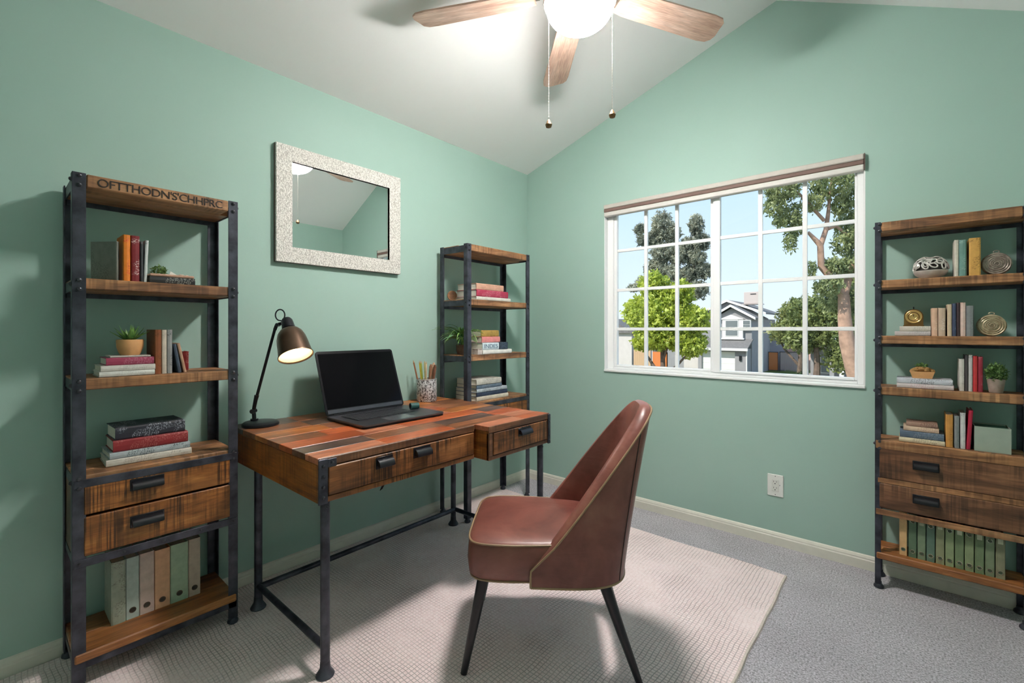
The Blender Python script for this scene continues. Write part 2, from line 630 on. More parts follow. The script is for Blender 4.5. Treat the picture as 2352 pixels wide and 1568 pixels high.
# ------------------------------------------------------------------ shared hardware
def bolt_mesh():
    m = MB()
    m.lathe([(0.0085, 0), (0.0085, 0.0016), (0.0062, 0.0018), (0.0056, 0.005), (0.003, 0.0066), (0, 0.007)], 10)
    me = m.mesh('bolt', True)
    me.materials.append(M_bolt)
    return me
BOLT = bolt_mesh()
def bolt(parent, x, y, z, face='-Y', s=1.0):
    rot = {'-Y': (R(90), 0, 0), '-X': (0, R(-90), 0), '+X': (0, R(90), 0), '+Z': (0, 0, 0)}[face]
    return inst(BOLT, 'bolt', parent, (x, y, z), rot, (s, s, s))
def cup_handle(parent, x, z, w, y=0.0, h=0.034, out=0.024):
    """iron cup pull on a face at local y, centred on x,z, facing -Y"""
    m = MB()
    m.box(x - w / 2 - .006, x + w / 2 + .006, y - .003, y, z - h / 2 - .003, z + h / 2 + .003, .001)
    nseg = 8
    outer, inner = [], []
    for i in range(nseg + 1):
        a = math.pi / 2 * i / nseg
        outer.append((y - .003 - out * math.sin(a), z + h / 2 - .004 - (h * .72) * (1 - math.cos(a))))
        inner.append((y - .003 - (out - .003) * math.sin(a), z + h / 2 - .007 - (h * .72) * (1 - math.cos(a))))
    m.prism(outer + inner[::-1], x - w / 2, x + w / 2, 'X')
    for sx in (-1, 1):
        m.prism(outer + [(y - .003, z - h * .26)], x + sx * w / 2 - .0015, x + sx * w / 2 + .0015, 'X')
    o = m.build('handle', M_black, parent, True)
    o['label'] = 'black iron cup pull'
    return o

def angle_post(root, x, y, sx, sy, z0, z1, fl=.034, th=.004, mat=None):
    """L-section upright; flanges run from the corner (x,y) in directions sx, sy"""
    m = MB()
    m.box(min(x, x + sx * fl), max(x, x + sx * fl), min(y, y + sy * th), max(y, y + sy * th), z0, z1, .001)
    m.box(min(x, x + sx * th), max(x, x + sx * th), min(y + sy * th, y + sy * fl), max(y + sy * th, y + sy * fl), z0, z1, .001)
    return m.build('post', mat or M_iron, root)

def foot_on(post, x, y, r=.015):
    m = MB()
    m.lathe([(r * .7, .03), (r * .75, .02), (r * 1.25, .012), (r * 1.35, .004), (r * 1.1, 0)][::-1], 14)
    o = m.build('foot', M_iron, post, True, (x, y, 0))
    return o

def bookcase(label, loc, rz, W, D, H, shelves, drawers, bottom, th=.036, cab_top=None, rail_z=None, letter=None, drawer_handle=(.42, .09), drawmat=None, edge=None, wood_rails=False):
    root = thing('bookcase', label, 'bookcase', loc, rz, None)
    fl = .034 if not wood_rails else .022
    edge = edge or W_edge
    RM = W_edge if wood_rails else M_iron
    posts = []
    for (x, y, sx, sy) in ((0, 0, 1, 1), (W, 0, -1, 1), (0, D, 1, -1), (W, D, -1, -1)):
        p = angle_post(root, x, y, sx, sy, 0.022, H, fl)
        foot_on(p, x + sx * .014, y + sy * .014)
        posts.append((p, x, y, sx, sy))
    levels = list(shelves)
    for i, z in enumerate(levels):
        top = (i == 0)
        t = .042 if top else th
        fr = MB().box(.006 if not top else fl + .001, W - (.006 if not top else fl + .001), .005 if not top else -.001, D * .36, z - t, z, .003)
        sh = fr.build('shelf', edge, root)
        sh['label'] = 'rough reclaimed wood shelf board'
        for a, b in ((.362, .665), (.667, .985)):
            MB().box(.006, W - .006, D * a, D * b, z - t, z - .0005, .002).build('plank', W_shelf, sh)
        for x0, x1 in ((.0045, .0085), (W - .0085, W - .0045)):
            MB().box(x0, x1, fl * .5, D - fl * .5, z - t - .004, z - .006).build('side_rail', M_iron, root)
        MB().box(.01, W - .01, D - .012, D - .006, z - t - .018, z - t).build('back_rail', M_iron, root)
        for (p, x, y, sx, sy) in posts[:2]:
            bolt(p, x + sx * .017, 0, z - t * .2, '-Y')
            bolt(p, x + sx * .017, 0, z - t * .2 - .03, '-Y')
            bolt(p, x, .017, z - .02, '-X' if sx > 0 else '+X')
        if letter and top:
            cu = bpy.data.curves.new('lettering', 'FONT')
            cu.body = letter
            cu.size = .046
            cu.extrude = .0016
            cu.space_character = 0.92
            to = bpy.data.objects.new('tmp_text', cu)
            COL.objects.link(to)
            dg = bpy.context.evaluated_depsgraph_get()
            me = bpy.data.meshes.new_from_object(to.evaluated_get(dg))
            bpy.data.objects.remove(to)
            co = np.empty(len(me.vertices) * 3, 'f'); me.vertices.foreach_get('co', co); co = co.reshape(-1, 3)
            mn, mx = co.min(0), co.max(0)
            wx = W - 2 * fl - .05
            co[:, 0] = (co[:, 0] - mn[0]) / (mx[0] - mn[0]) * wx
            co[:, 1] = (co[:, 1] - mn[1]) / (mx[1] - mn[1]) * .028
            me.vertices.foreach_set('co', co.ravel())
            me.materials.clear(); me.materials.append(plain('burnt_lettering', C(38, 28, 22), 0.7))
            lo = inst(me, 'carved_lettering', sh, (fl + .028, -.0012, z - .035), (R(90), 0, 0))
            lo['label'] = 'burnt capital letters along the top front edge'
    if drawers:
        zt = levels[-1]
        zb = min(d[0] for d in drawers) - .004
        body = MB()
        body.box(.006, .02, .02, D - .005, zb, zt - th)
        body.box(W - .02, W - .006, .02, D - .005, zb, zt - th)
        body.box(.02, W - .02, D - .016, D - .006, zb, zt - th)
        body.box(.02, W - .02, .02, D - .016, zb, zb + .01)
        body.build('cabinet_body', W_dark, root)
        for (a, b) in drawers:
            d = MB().box(fl - .006, W - fl + .006, -.002, .02, a + .003, b - .003, .003).build('drawer', drawmat or W_draw, root)
            d['label'] = 'saw-marked wooden drawer front'
            cup_handle(d, W * drawer_handle[0], (a + b) / 2 + .012, drawer_handle[1], -.002)
        MB().box(.004, W - .004, -.003, .004, zb - .026, zb, .001).build('front_rail', RM, root)
        for k in range(0 if wood_rails else 5):
            bolt(root.children[-1], fl * .5 + (W - fl) * k / 4, -.003, zb - .013, '-Y', .6)
        MB().box(.004, W - .004, -.003, .004, zt - th - .002, zt - (.012 if not wood_rails else .002), .001).build('front_rail', RM, root)
        if wood_rails:
            ds = sorted(drawers)
            MB().box(.010, W - .010, -.001, .018, ds[0][1] - .002, ds[1][0] + .002, .002).build('divider_rail', W_edge, root)
        for x0, x1 in ((.0045, .0085), (W - .0085, W - .0045)):
            MB().box(x0, x1, fl * .5, D - fl * .5, zb - .026, zb).build('side_rail', M_iron, root)
    if bottom:
        z = bottom
        sh = MB().box(.006, W - .006, -.004, D * .5, z - .03, z, .004).build('shelf', W_bottom, root)
        sh['label'] = 'low honey-coloured wooden shelf board'
        MB().box(.006, W - .006, D * .502, D * .985, z - .03, z - .0005, .003).build('plank', W_bottom, sh)
        if not wood_rails:
            MB().box(.004, W - .004, .0, .006, z - .052, z - .026, .001).build('front_rail', M_iron, root)
        for x0, x1 in ((.0045, .0085), (W - .0085, W - .0045)):
            MB().box(x0, x1, fl * .5, D - fl * .5, z - .052, z - .026).build('side_rail', M_iron, root)
    return root

bookcase('tall industrial bookcase with lettered top edge left of the desk', (0.285, -2.692, RUGZ), R(90), 0.485, 0.262, 1.692,
         [1.690, 1.348, 1.015, .698], [(.566, .684), (.430, .564)], .118, letter="OFTTHODN'S'CHHPRC", drawer_handle=(.40, .085))
bookcase('black iron bookcase in the room corner behind the desk', (0.302, -0.952, RUGZ), R(90), 0.605, 0.255, 1.706,
         [1.704, 1.366, 1.020, .726], [(.600, .690), (.50, .598)], None)
bookcase('wide wooden bookcase right of the window with green binders', (2.212, -0.182, 0), 0, 0.485, 0.165, 1.684,
         [1.682, 1.417, 1.162, .928, .684], [(.510, .650), (.372, .490)], .168, drawer_handle=(.36, .075), drawmat=W_dark, wood_rails=True)

# ------------------------------------------------------------------ desk  (local x along the left wall, local y towards that wall)
def make_desk():
    L, DP, ZT = 1.185, 0.828, 0.748
    root = thing('writing_desk', 'reclaimed wood desk with iron legs below the mirror', 'desk', (0.845, -2.150, RUGZ), R(90))
    rnd = random.Random(11)
    SP = 0.735
    rows = [0.004, .098, .20, .31, .42, .545, .68, DP]
    seq = [[3, 0, 1, 3], [2, 1, 2, 0], [0, 3, 0, 2], [1, 0, 3, 4], [4, 1, 0, 1], [1, 2, 4, 1], [2, 1, 4, 4]]
    for r in range(len(rows) - 1):
        cuts = [0, rnd.uniform(.2, .36), rnd.uniform(.5, .72), rnd.uniform(.86, 1.0), L]
        for c in range(4):
            dz = rnd.uniform(-.0012, 0)
            MB().box(cuts[c] + .0006, cuts[c + 1] - .0006, rows[r] + .0006, rows[r + 1] - .0006, ZT - .022, ZT + dz, .0015).build('plank', W_planks[seq[r][c]], root)
    MB().box(SP, .99, -.078, .0034, ZT - .022, ZT, .0015).build('plank', W_planks[3], root)
    MB().box(.9905, L, -.078, .0034, ZT - .022, ZT, .0015).build('plank', W_planks[0], root)
    # nosing along the front edges
    MB().box(0, SP - .012, -.004, .0035, ZT - .030, ZT + .0005, .003).build('front_edge', W_dark, root)
    MB().box(SP, L, -.083, -.0785, ZT - .030, ZT + .0005, .002).build('front_edge', W_dark, root)
    Z0 = ZT - .152
    # side and back panels
    MB().box(0, .02, .004, DP, Z0, ZT - .0225, .002).build('side_panel', W_side, root)['label'] = 'amber wooden end panel'
    MB().box(L - .02, L, -.078, DP, Z0, ZT - .0225, .002).build('side_panel', W_side, root)
    MB().box(.02, L - .02, DP - .02, DP, Z0, ZT - .0225).build('back_panel', W_dark, root)
    MB().box(SP, SP + .02, -.078, .5, Z0, ZT - .0225, .002).build('side_panel', W_side, root)
    MB().box(SP - .03, SP - .012, .004, .5, Z0, ZT - .0225, .002).build('side_panel', W_side, root)
    MB().box(.02, L - .02, .02, DP - .02, Z0, Z0 + .012).build('bottom_board', W_dark, root)
    MB().box(SP + .02, L - .02, -.07, .02, Z0, Z0 + .012).build('bottom_board', W_dark, root)
    # left drawer
    MB().box(0, SP - .012, -.002, .012, Z0, Z0 + .020, .002).build('bottom_rail', W_desk, root)
    d = MB().box(.034, SP - .016, -.006, .014, Z0 + .022, ZT - .033, .003).build('drawer', W_desk, root)
    d['label'] = 'wide saw-marked drawer front with two pulls'
    cup_handle(d, .250, ZT - .062, .062, -.006, .036, .022)
    cup_handle(d, .425, ZT - .058, .072, -.006, .036, .022)
    # right drawer
    MB().box(SP, L, -.080, -.066, Z0, Z0 + .018, .002).build('bottom_rail', W_dark, root)
    MB().box(SP, SP + .026, -.082, -.066, Z0 + .018, ZT - .03, .002).build('stile', W_dark, root)
    d = MB().box(SP + .030, L - .020, -.084, -.064, Z0 + .021, ZT - .033, .003).build('drawer', W_desk, root)
    d['label'] = 'small saw-marked drawer front with one pull'
    cup_handle(d, SP + .245, ZT - .058, .082, -.084, .032, .020)
    # iron corner plates
    p = MB()
    p.box(-.002, .030, -.008, -.002, Z0 - .002, ZT - .004, .001)
    p.box(.030, .062, -.0065, -.004, ZT - .034, ZT - .006, .001)
    p = p.build('corner_plate', M_iron, root)
    for z in (Z0 + .02, Z0 + .055, Z0 + .09, Z0 + .125):
        bolt(p, .014, -.008, z, '-Y', .9)
    bolt(p, .046, -.0065, ZT - .020, '-Y', .8)
    p = MB().box(L - .016, L + .002, -.088, -.080, Z0 - .002, ZT - .004, .001).build('corner_plate', M_iron, root)
    for z in (Z0 + .015, Z0 + .04, ZT - .04):
        bolt(p, L - .007, -.088, z, '-Y', .6)
    # legs and stretchers
    LEG = [(.034, .020), (.034, .60), (L - .03, -.045), (L - .05, .60)]
    for x, y in LEG:
        lg = MB().tube([(x, y, .02), (x, y, Z0)], .0155, 14).build('leg', M_iron, root, True)
        MB().lathe([(.030, 0), (.031, .004), (.026, .012), (.0175, .026), (.016, .05)], 16).build('foot', M_iron, lg, True, (x, y, 0))
        bolt(lg, x, y - .0155, Z0 - .02, '-Y', .6)
    zs = .095
    MB().tube([LEG[0] + (zs,), LEG[1] + (zs,)], .0125, 10).build('stretcher', M_iron, root, True)
    MB().tube([LEG[2] + (zs,), LEG[3] + (zs,)], .0125, 10).build('stretcher', M_iron, root, True)
    MB().tube([(.034, .585, zs), (L - .05, .585, zs)], .0125, 10).build('stretcher', M_iron, root, True)
    # dangling scrap of strap under the drawer
    m = MB()
    m.prism([(.262, .0), (.272, .004), (.286, .022), (.290, .032), (.281, .028), (.270, .014)], .04, .043, 'Y', Matrix.Translation((0, 0, Z0 - .032)))
    m.box(.284, .296, .04, .042, Z0 - .008, Z0 + .001)
    m.build('loose_strap', M_black, root)
    return root
make_desk()
DZ = RUGZ + 0.748

# ------------------------------------------------------------------ leather chair
def leather_material():
    k = N('brown_leather')
    v = k.coords(rand=False)
    a = k.noise(v, 5, 4, 0.6, 0.4)
    c = k.ramp(a, [(0.3, C(102, 56, 49)), (0.55, C(132, 78, 68)), (0.8, C(156, 105, 89))])
    w = k.noise(k.coords((6, 6, 22), rand=False), 1.3, 3, 0.5, 1.2)
    h = k.math('ADD', k.math('MULTIPLY', k.noise(v, 330, 2), 0.12), k.math('MULTIPLY', w, 0.8))
    k.pbr(c, 0.36, 0, k.bump(h, 0.36, 0.004), spec=0.5)
    return k.m
def make_chair():
    ang = math.atan2(0.6, 0.8)
    root = thing('dining_chair', 'brown leather bucket-back chair with black tapered legs at the desk', 'chair', (1.205, -1.812, RUGZ), ang)
    M_lea = leather_material()
    M_pipe = plain('tan_piping', C(150, 122, 92), 0.5, bump=0.1)
    WD, YC = 0.47, 0.235
    ZB, ZS = 0.325, 0.455
    # seat cushion: rounded slab with crown
    n = 56
    def outline(a, grow=0.0):
        e = 0.30
        cx, cy, rx, ry = 0.245, YC, 0.255 + grow, 0.232 + grow
        ca, sa = math.cos(a), math.sin(a)
        x = cx + rx * math.copysign(abs(ca) ** e, ca)
        nar = 1.0 - 0.20 * max(0.0, (x - 0.22) / 0.28) ** 1.3
        return (x if x < .25 else .25 + (x - .25) * .86, cy + ry * nar * math.copysign(abs(sa) ** e, sa))
    rings = []
    for grow, z in ((-.03, ZB - .004), (-.012, ZB), (-.001, ZB + .012), (.004, ZB + .06), (.0, ZS - .018), (-.006, ZS - .004), (-.02, ZS + .004), (-.06, ZS + .012), (-.12, ZS + .017), (-.2, ZS + .018)):
        rings.append([outline(2 * math.pi * k / n, grow) + (z,) for k in range(n)])
    m = MB()
    vs = [p for r in rings for p in r]
    fs = []
    for i in range(len(rings) - 1):
        for k in range(n):
            k2 = (k + 1) % n
            fs.append((i * n + k, i * n + k2, (i + 1) * n + k2, (i + 1) * n + k))
    fs.append(tuple(range(n - 1, -1, -1)))
    fs.append(tuple((len(rings) - 1) * n + k for k in range(n)))
    m.add(vs, fs)
    seat = m.build('seat', M_lea, root, True)
    m = MB()
    m.ring([outline(2 * math.pi * k / 90, -.002) + (ZS - .003,) for k in range(90)], .0036)
    m.build('piping', M_pipe, seat, True)
    m = MB()
    m.ring([outline(2 * math.pi * k / 90, -.006) + (ZB + .003,) for k in range(90)], .004)
    m.build('piping', M_pipe, seat, True)
    # wrap-around back shell
    XS = 0.215
    def plan(phi, z, off):
        f = max(0.0, (z - ZB) / 0.56)
        xr = 0.548 + 0.100 * f ** 1.15 + off
        w = 0.243 - 0.05 * f ** 1.3 + off
        e = 0.52
        c, s = math.cos(phi), math.sin(phi)
        x = XS + (xr - XS) * abs(c) ** e
        y = YC + w * math.copysign(abs(s) ** e, s)
        return x, y
    def ztop(phi):
        s = abs(math.cos(phi)) ** 0.52
        z = 0.372 + 0.50 * s ** 1.25
        return z + 0.022 * max(0, math.cos(phi)) ** 2
    NU, NV = 60, 16
    TH = 0.046
    def pt(phi, v, off):
        z = ZB - .006 + v * (ztop(phi) - (ZB - .006))
        x, y = plan(phi, z, off)
        return (x, y, z)
    rows = []
    phis = [-math.pi / 2 + math.pi * i / NU for i in range(NU + 1)]
    for phi in phis:
        row = []
        for j in range(NV + 1):
            row.append(pt(phi, j / NV, 0.0))
        # rolled top edge then inner face down
        zt = ztop(phi)
        for q in (0.25, 0.5, 0.75):
            a = math.pi * q
            x, y = plan(phi, zt, -TH * (1 - math.cos(a)) / 2)
            row.append((x, y, zt + 0.014 * math.sin(a)))
        for j in range(NV, -1, -1):
            v = j / NV
            puff = 0.010 * math.sin(math.pi * v)
            row.append(pt(phi, v, -TH - puff))
        rows.append(row)
    m = MB()
    m.grid(rows)
    for r in (rows[0], rows[-1]):
        b = len(m.v)
        m.v += r
        k = len(r)
        for i in range(k // 2):
            if i + 1 < k - 1 - i - 1 + 1:
                q = (b + i, b + i + 1, b + k - 2 - i, b + k - 1 - i)
                if len(set(q)) == 4:
                    m.f.append(q)
    back = m.build('backrest', M_lea, root, True)
    edge = [(*plan(p, ztop(p), .001), ztop(p) + .002) for p in phis]
    m = MB()
    p0 = [(plan(phis[0], ZB, .002)[0] - .001, plan(phis[0], ZB, .002)[1], z) for z in (ZB - .004, ZB + .02)]
    p1 = [(plan(phis[-1], ZB, .002)[0] - .001, plan(phis[-1], ZB, .002)[1], z) for z in (ZB + .02, ZB - .004)]
    m.tube(p0 + edge + p1, .0036, 8)
    m.build('piping', M_pipe, back, True)
    m = MB()
    m.tube([(*plan(p, ZB - .006, -.001), ZB - .005) for p in phis], .0042, 8)
    m.build('piping', M_pipe, back, True)
    # rear corner seams
    for sg in (-1, 1):
        m = MB()
        ph = sg * 0.62
        m.tube([(*plan(ph, ZB + (ztop(ph) - ZB) * t, .0005), ZB + (ztop(ph) - ZB) * t) for t in [i / 24 for i in range(25)]], .0022, 6)
        m.build('seam', plain('dark_seam', C(52, 32, 28), .5), back, True)
    # legs
    for (x, y, fx, fy) in ((.05, .045, -.015, .02), (.05, .425, -.01, .45), (.46, .05, .575, .015), (.46, .42, .56, .455)):
        m = MB()
        m.tube([(fx, fy, .0045), (fx + (x - fx) * .5, fy + (y - fy) * .5, ZB * .5), (x, y, ZB)], [.0115, .016, .0205], 16)
        lg = m.build('leg', M_black, root, True)
make_chair()

# ------------------------------------------------------------------ mirror
def make_mirror():
    root = thing('wall_mirror', 'rectangular mirror in a hammered silver frame on the left wall', 'mirror', (0.0, -1.956, 1.522), R(90))
    W, H, fw, th = 0.712, 0.574, 0.076, 0.03
    k = N('hammered_silver')
    v = k.coords(rand=False)
    vo = k.n('TexVoronoi'); vo.inputs['Scale'].default_value = 230
    mp = k.coords((1, 1, .55), rand=False)
    k.l(mp, vo.inputs['Vector'])
    c = k.ramp(vo.outputs['Distance'], [(0.2, C(238, 234, 228)), (0.8, C(180, 175, 168))])
    k.pbr(c, 0.5, 0.1, k.bump(vo.outputs['Distance'], 0.8, -0.0025), spec=0.3)
    dark = plain('frame_edge', C(92, 72, 62), 0.5)
    # four mitred sides
    o = [(0, 0), (W, 0), (W, H), (0, H)]
    i = [(fw, fw), (W - fw, fw), (W - fw, H - fw), (fw, H - fw)]
    for a in range(4):
        b = (a + 1) % 4
        m = MB()
        m.prism([o[a], o[b], i[b], i[a]], -th, -.002, 'Y')
        m.build('frame_side', k.m, root)
    m = MB()
    m.prism([(-.001, -.001), (W + .001, -.001), (W + .001, H + .001), (-.001, H + .001)], -.016, -.0021, 'Y')
    m.build('frame_backing', dark, root)
    m = MB()
    for (x0, x1, z0, z1) in ((fw - .004, fw, fw - .004, H - fw + .004), (W - fw, W - fw + .004, fw - .004, H - fw + .004), (fw, W - fw, fw - .004, fw), (fw, W - fw, H - fw, H - fw + .004)):
        m.box(x0, x1, -.0275, -.018, z0, z1)
    m.build('inner_lip', dark, root)
    g = N('mirror_glass')
    bs = g.n('BsdfGlossy')
    bs.inputs['Color'].default_value = (0.84, 0.88, 0.86, 1)
    bs.inputs['Roughness'].default_value = 0.0
    g.l(bs.outputs[0], g.out.inputs[0])
    MB().box(fw - .003, W - fw + .003, -.020, -.0165, fw - .003, H - fw + .003).build('mirror_glass', g.m, root)
make_mirror()

# ------------------------------------------------------------------ ceiling fan
def make_fan():
    cx, cy = 1.318, -1.29
    zc = HL + (RZ - HL) / RX * cx
    root = thing('ceiling_fan', 'five-blade wood ceiling fan with glowing white globe light', 'fan', (cx, cy, 0), 0)
    M_nick = plain('brushed_nickel', C(176, 170, 160), 0.3, 0.9, bump=0.05)
    W_blade = wood('bleached_oak_blade', C(176, 138, 120), C(214, 180, 162), C(234, 208, 194), 0, 0.0, 0.45)
    m = MB()
    m.lathe([(.035, zc - .10), (.065, zc - .06), (.075, zc + .02)], 24)
    m.build('canopy', M_nick, root, True)
    MB().tube([(0, 0, 2.73), (0, 0, zc - .08)], .014, 12).build('downrod', M_nick, root, True)
    m = MB()
    m.lathe([(.03, 2.735), (.075, 2.73), (.092, 2.71), (.095, 2.65), (.085, 2.62), (.06, 2.605)], 32)
    m.build('motor_housing', M_nick, root, True)
    MB().tube([(0, 0, 2.54), (0, 0, 2.62)], .02, 14).build('light_stem', M_nick, root, True)
    m = MB()
    m.lathe([(.139, 2.518), (.146, 2.516), (.149, 2.526), (.146, 2.540), (.139, 2.538), (.139, 2.518)], 36, None, False)
    m.build('light_fitter', M_nick, root, True)
    k = N('lit_globe')
    e = k.n('Emission')
    e.inputs[0].default_value = (1.0, 0.965, 0.925, 1)
    # frosted bowl: emission dimmed towards the rim to keep the ceiling from clipping
    tcg = k.n('TexCoord'); spz = k.n('SeparateXYZ')
    k.l(tcg.outputs['Object'], spz.inputs[0])
    mr = k.n('MapRange')
    mr.inputs['From Min'].default_value = 2.43; mr.inputs['From Max'].default_value = 2.51
    mr.inputs['To Min'].default_value = GLOBE_STRENGTH; mr.inputs['To Max'].default_value = GLOBE_STRENGTH * 0.30
    k.l(spz.outputs[2], mr.inputs[0])
    k.l(mr.outputs[0], e.inputs[1])
    k.l(e.outputs[0], k.out.inputs[0])
    m = MB()
    prof = [(0.0, 2.408)]
    for i in range(1, 13):
        a = math.pi / 2 * i / 12
        prof.append((.138 * math.sin(a), 2.512 - .104 * math.cos(a)))
    prof.append((.138, 2.53))
    m.lathe(prof, 36)
    m.build('globe', k.m, root, True)['label'] = 'glowing white glass bowl'
    k = N('added_uplight_glow')
    e = k.n('Emission')
    e.inputs[0].default_value = (1.0, 0.965, 0.925, 1)
    e.inputs[1].default_value = GLOBE_STRENGTH * 0.02
    k.l(e.outputs[0], k.out.inputs[0])
    m = MB()
    m.lathe([(.137, 2.531), (.11, 2.545), (.06, 2.552), (0, 2.553)], 36)
    m.build('added_uplight_top', k.m, root, True)  # glowing top added to the bowl so some light goes up to the ceiling
    # blades
    zb = 2.572
    poly = [(.19, -.050), (.24, -.060), (.65, -.070), (.695, -.066), (.715, -.05), (.72, -.02), (.73, .02), (.725, .045), (.705, .062), (.66, .068), (.24, .058), (.19, .050)]
    mb = MB(); mb.prism(poly, -.004, .004, 'Z')
    bm_ = mb.mesh('blade'); bm_.materials.append(W_blade)
    br = MB()
    br.box(.07, .20, -.016, .016, .012, .030, .003)
    br.box(.17, .25, -.036, .036, .0045, .010, .002)
    br.box(.17, .20, -.016, .016, .005, .030, .002)
    brm = br.mesh('blade_bracket'); brm.materials.append(M_nick)
    for i in range(5):
        a = R(134 + 72 * i)
        b = inst(bm_, 'blade', root, (0, 0, zb), (R(-11), 0, a))
        inst(brm, 'blade_bracket', b, (0, 0, 0))
    # pull chains
    M_brass = plain('dark_brass', C(120, 92, 62), 0.4, 0.7)
    fwd = Vector((-.655, .756, 0)); rgt = Vector((.756, .655, 0))
    for lat, zt, zb_, nm in ((.128, 2.52, 2.075, 0), (-.128, 2.50, 2.035, 1)):
        p = rgt * lat - fwd * .02
        ch = MB()
        nb = 40
        for j in range(nb):
            z = zt - (zt - zb_) * j / (nb - 1)
            ch.add(*ico(p.x, p.y, z, .0020))
        ch.tube([(p.x, p.y, zt), (p.x, p.y, zb_)], .0009, 5)
        c = ch.build('pull_chain', M_nick, root, True)
        f = MB()
        f.lathe([(0, 0), (.011, .004), (.014, .014), (.008, .026), (.004, .034), (0, .036)], 12)
        f.build('chain_fob', M_brass, c, True, (p.x, p.y, zb_ - .034))
def ico(x, y, z, r):
    t = r
    vs = [(x + t, y, z), (x - t, y, z), (x, y + t, z), (x, y - t, z), (x, y, z + t), (x, y, z - t)]
    fs = [(0, 2, 4), (2, 1, 4), (1, 3, 4), (3, 0, 4), (2, 0, 5), (1, 2, 5), (3, 1, 5), (0, 3, 5)]
    return vs, fs
make_fan()

# ------------------------------------------------------------------ roller blind and outlet
bl = thing('roller_blind', 'rolled-up striped fabric blind across the window top', 'blind', (WX0, 0, 1.985))
WB = WX1 - WX0
m = MB(); m.box(0.004, WB - .004, -.022, .028, .052, .081, .004)
m.build('headrail', plain('blind_beige', C(196, 188, 180), 0.6, var=0.04), bl)
MB().box(0.004, WB - .004, -.018, .026, .030, .0515, .003).build('fabric_roll', plain('blind_brown', C(122, 98, 90), 0.7, var=0.06), bl)
MB().box(0.004, WB - .004, -.016, .024, .0, .0295, .004).build('bottom_bar', plain('blind_pale', C(214, 209, 204), 0.6, var=0.03), bl)
MB().box(WB - .0035, WB - .0005, -.022, .024, .0, .081).build('end_cap', plain('blind_cap', C(90, 66, 60), 0.6), bl)

ol = thing('power_outlet', 'white duplex power outlet below the window', 'outlet', (1.732, 0, 0.267))
MB().box(0, .079, -.006, -.0005, 0, .121, .0025).build('cover_plate', plain('outlet_white', C(232, 232, 228), 0.4, var=0.02, bump=0), ol)
rc = MB().box(.022, .057, -.0078, -.006, .028, .093, .001).build('receptacle', plain('outlet_white2', C(222, 222, 216), 0.4, var=0.02, bump=0), ol)
for zc_ in (.044, .078):
    for (dx, dz, w, h) in ((-.008, .004, .002, .008), (.006, .004, .002, .007), (-.001, -.007, .005, .005)):
        MB().box(.0395 + dx - w / 2, .0395 + dx + w / 2, -.0082, -.0076, zc_ + dz - h / 2, zc_ + dz + h / 2).build('slot', M_black, rc)
MB().box(.060, .0625, -.0066, -.0058, .062, .068).build('indicator', M_black, ol)
for zc_ in (.010, .111):
    MB().lathe([(.0025, 0), (.0022, .0008), (0, .001)], 8, Matrix.Translation((.0395, -.006, zc_)) @ Matrix.Rotation(R(90), 4, 'X')).build('screw', M_bolt, ol)

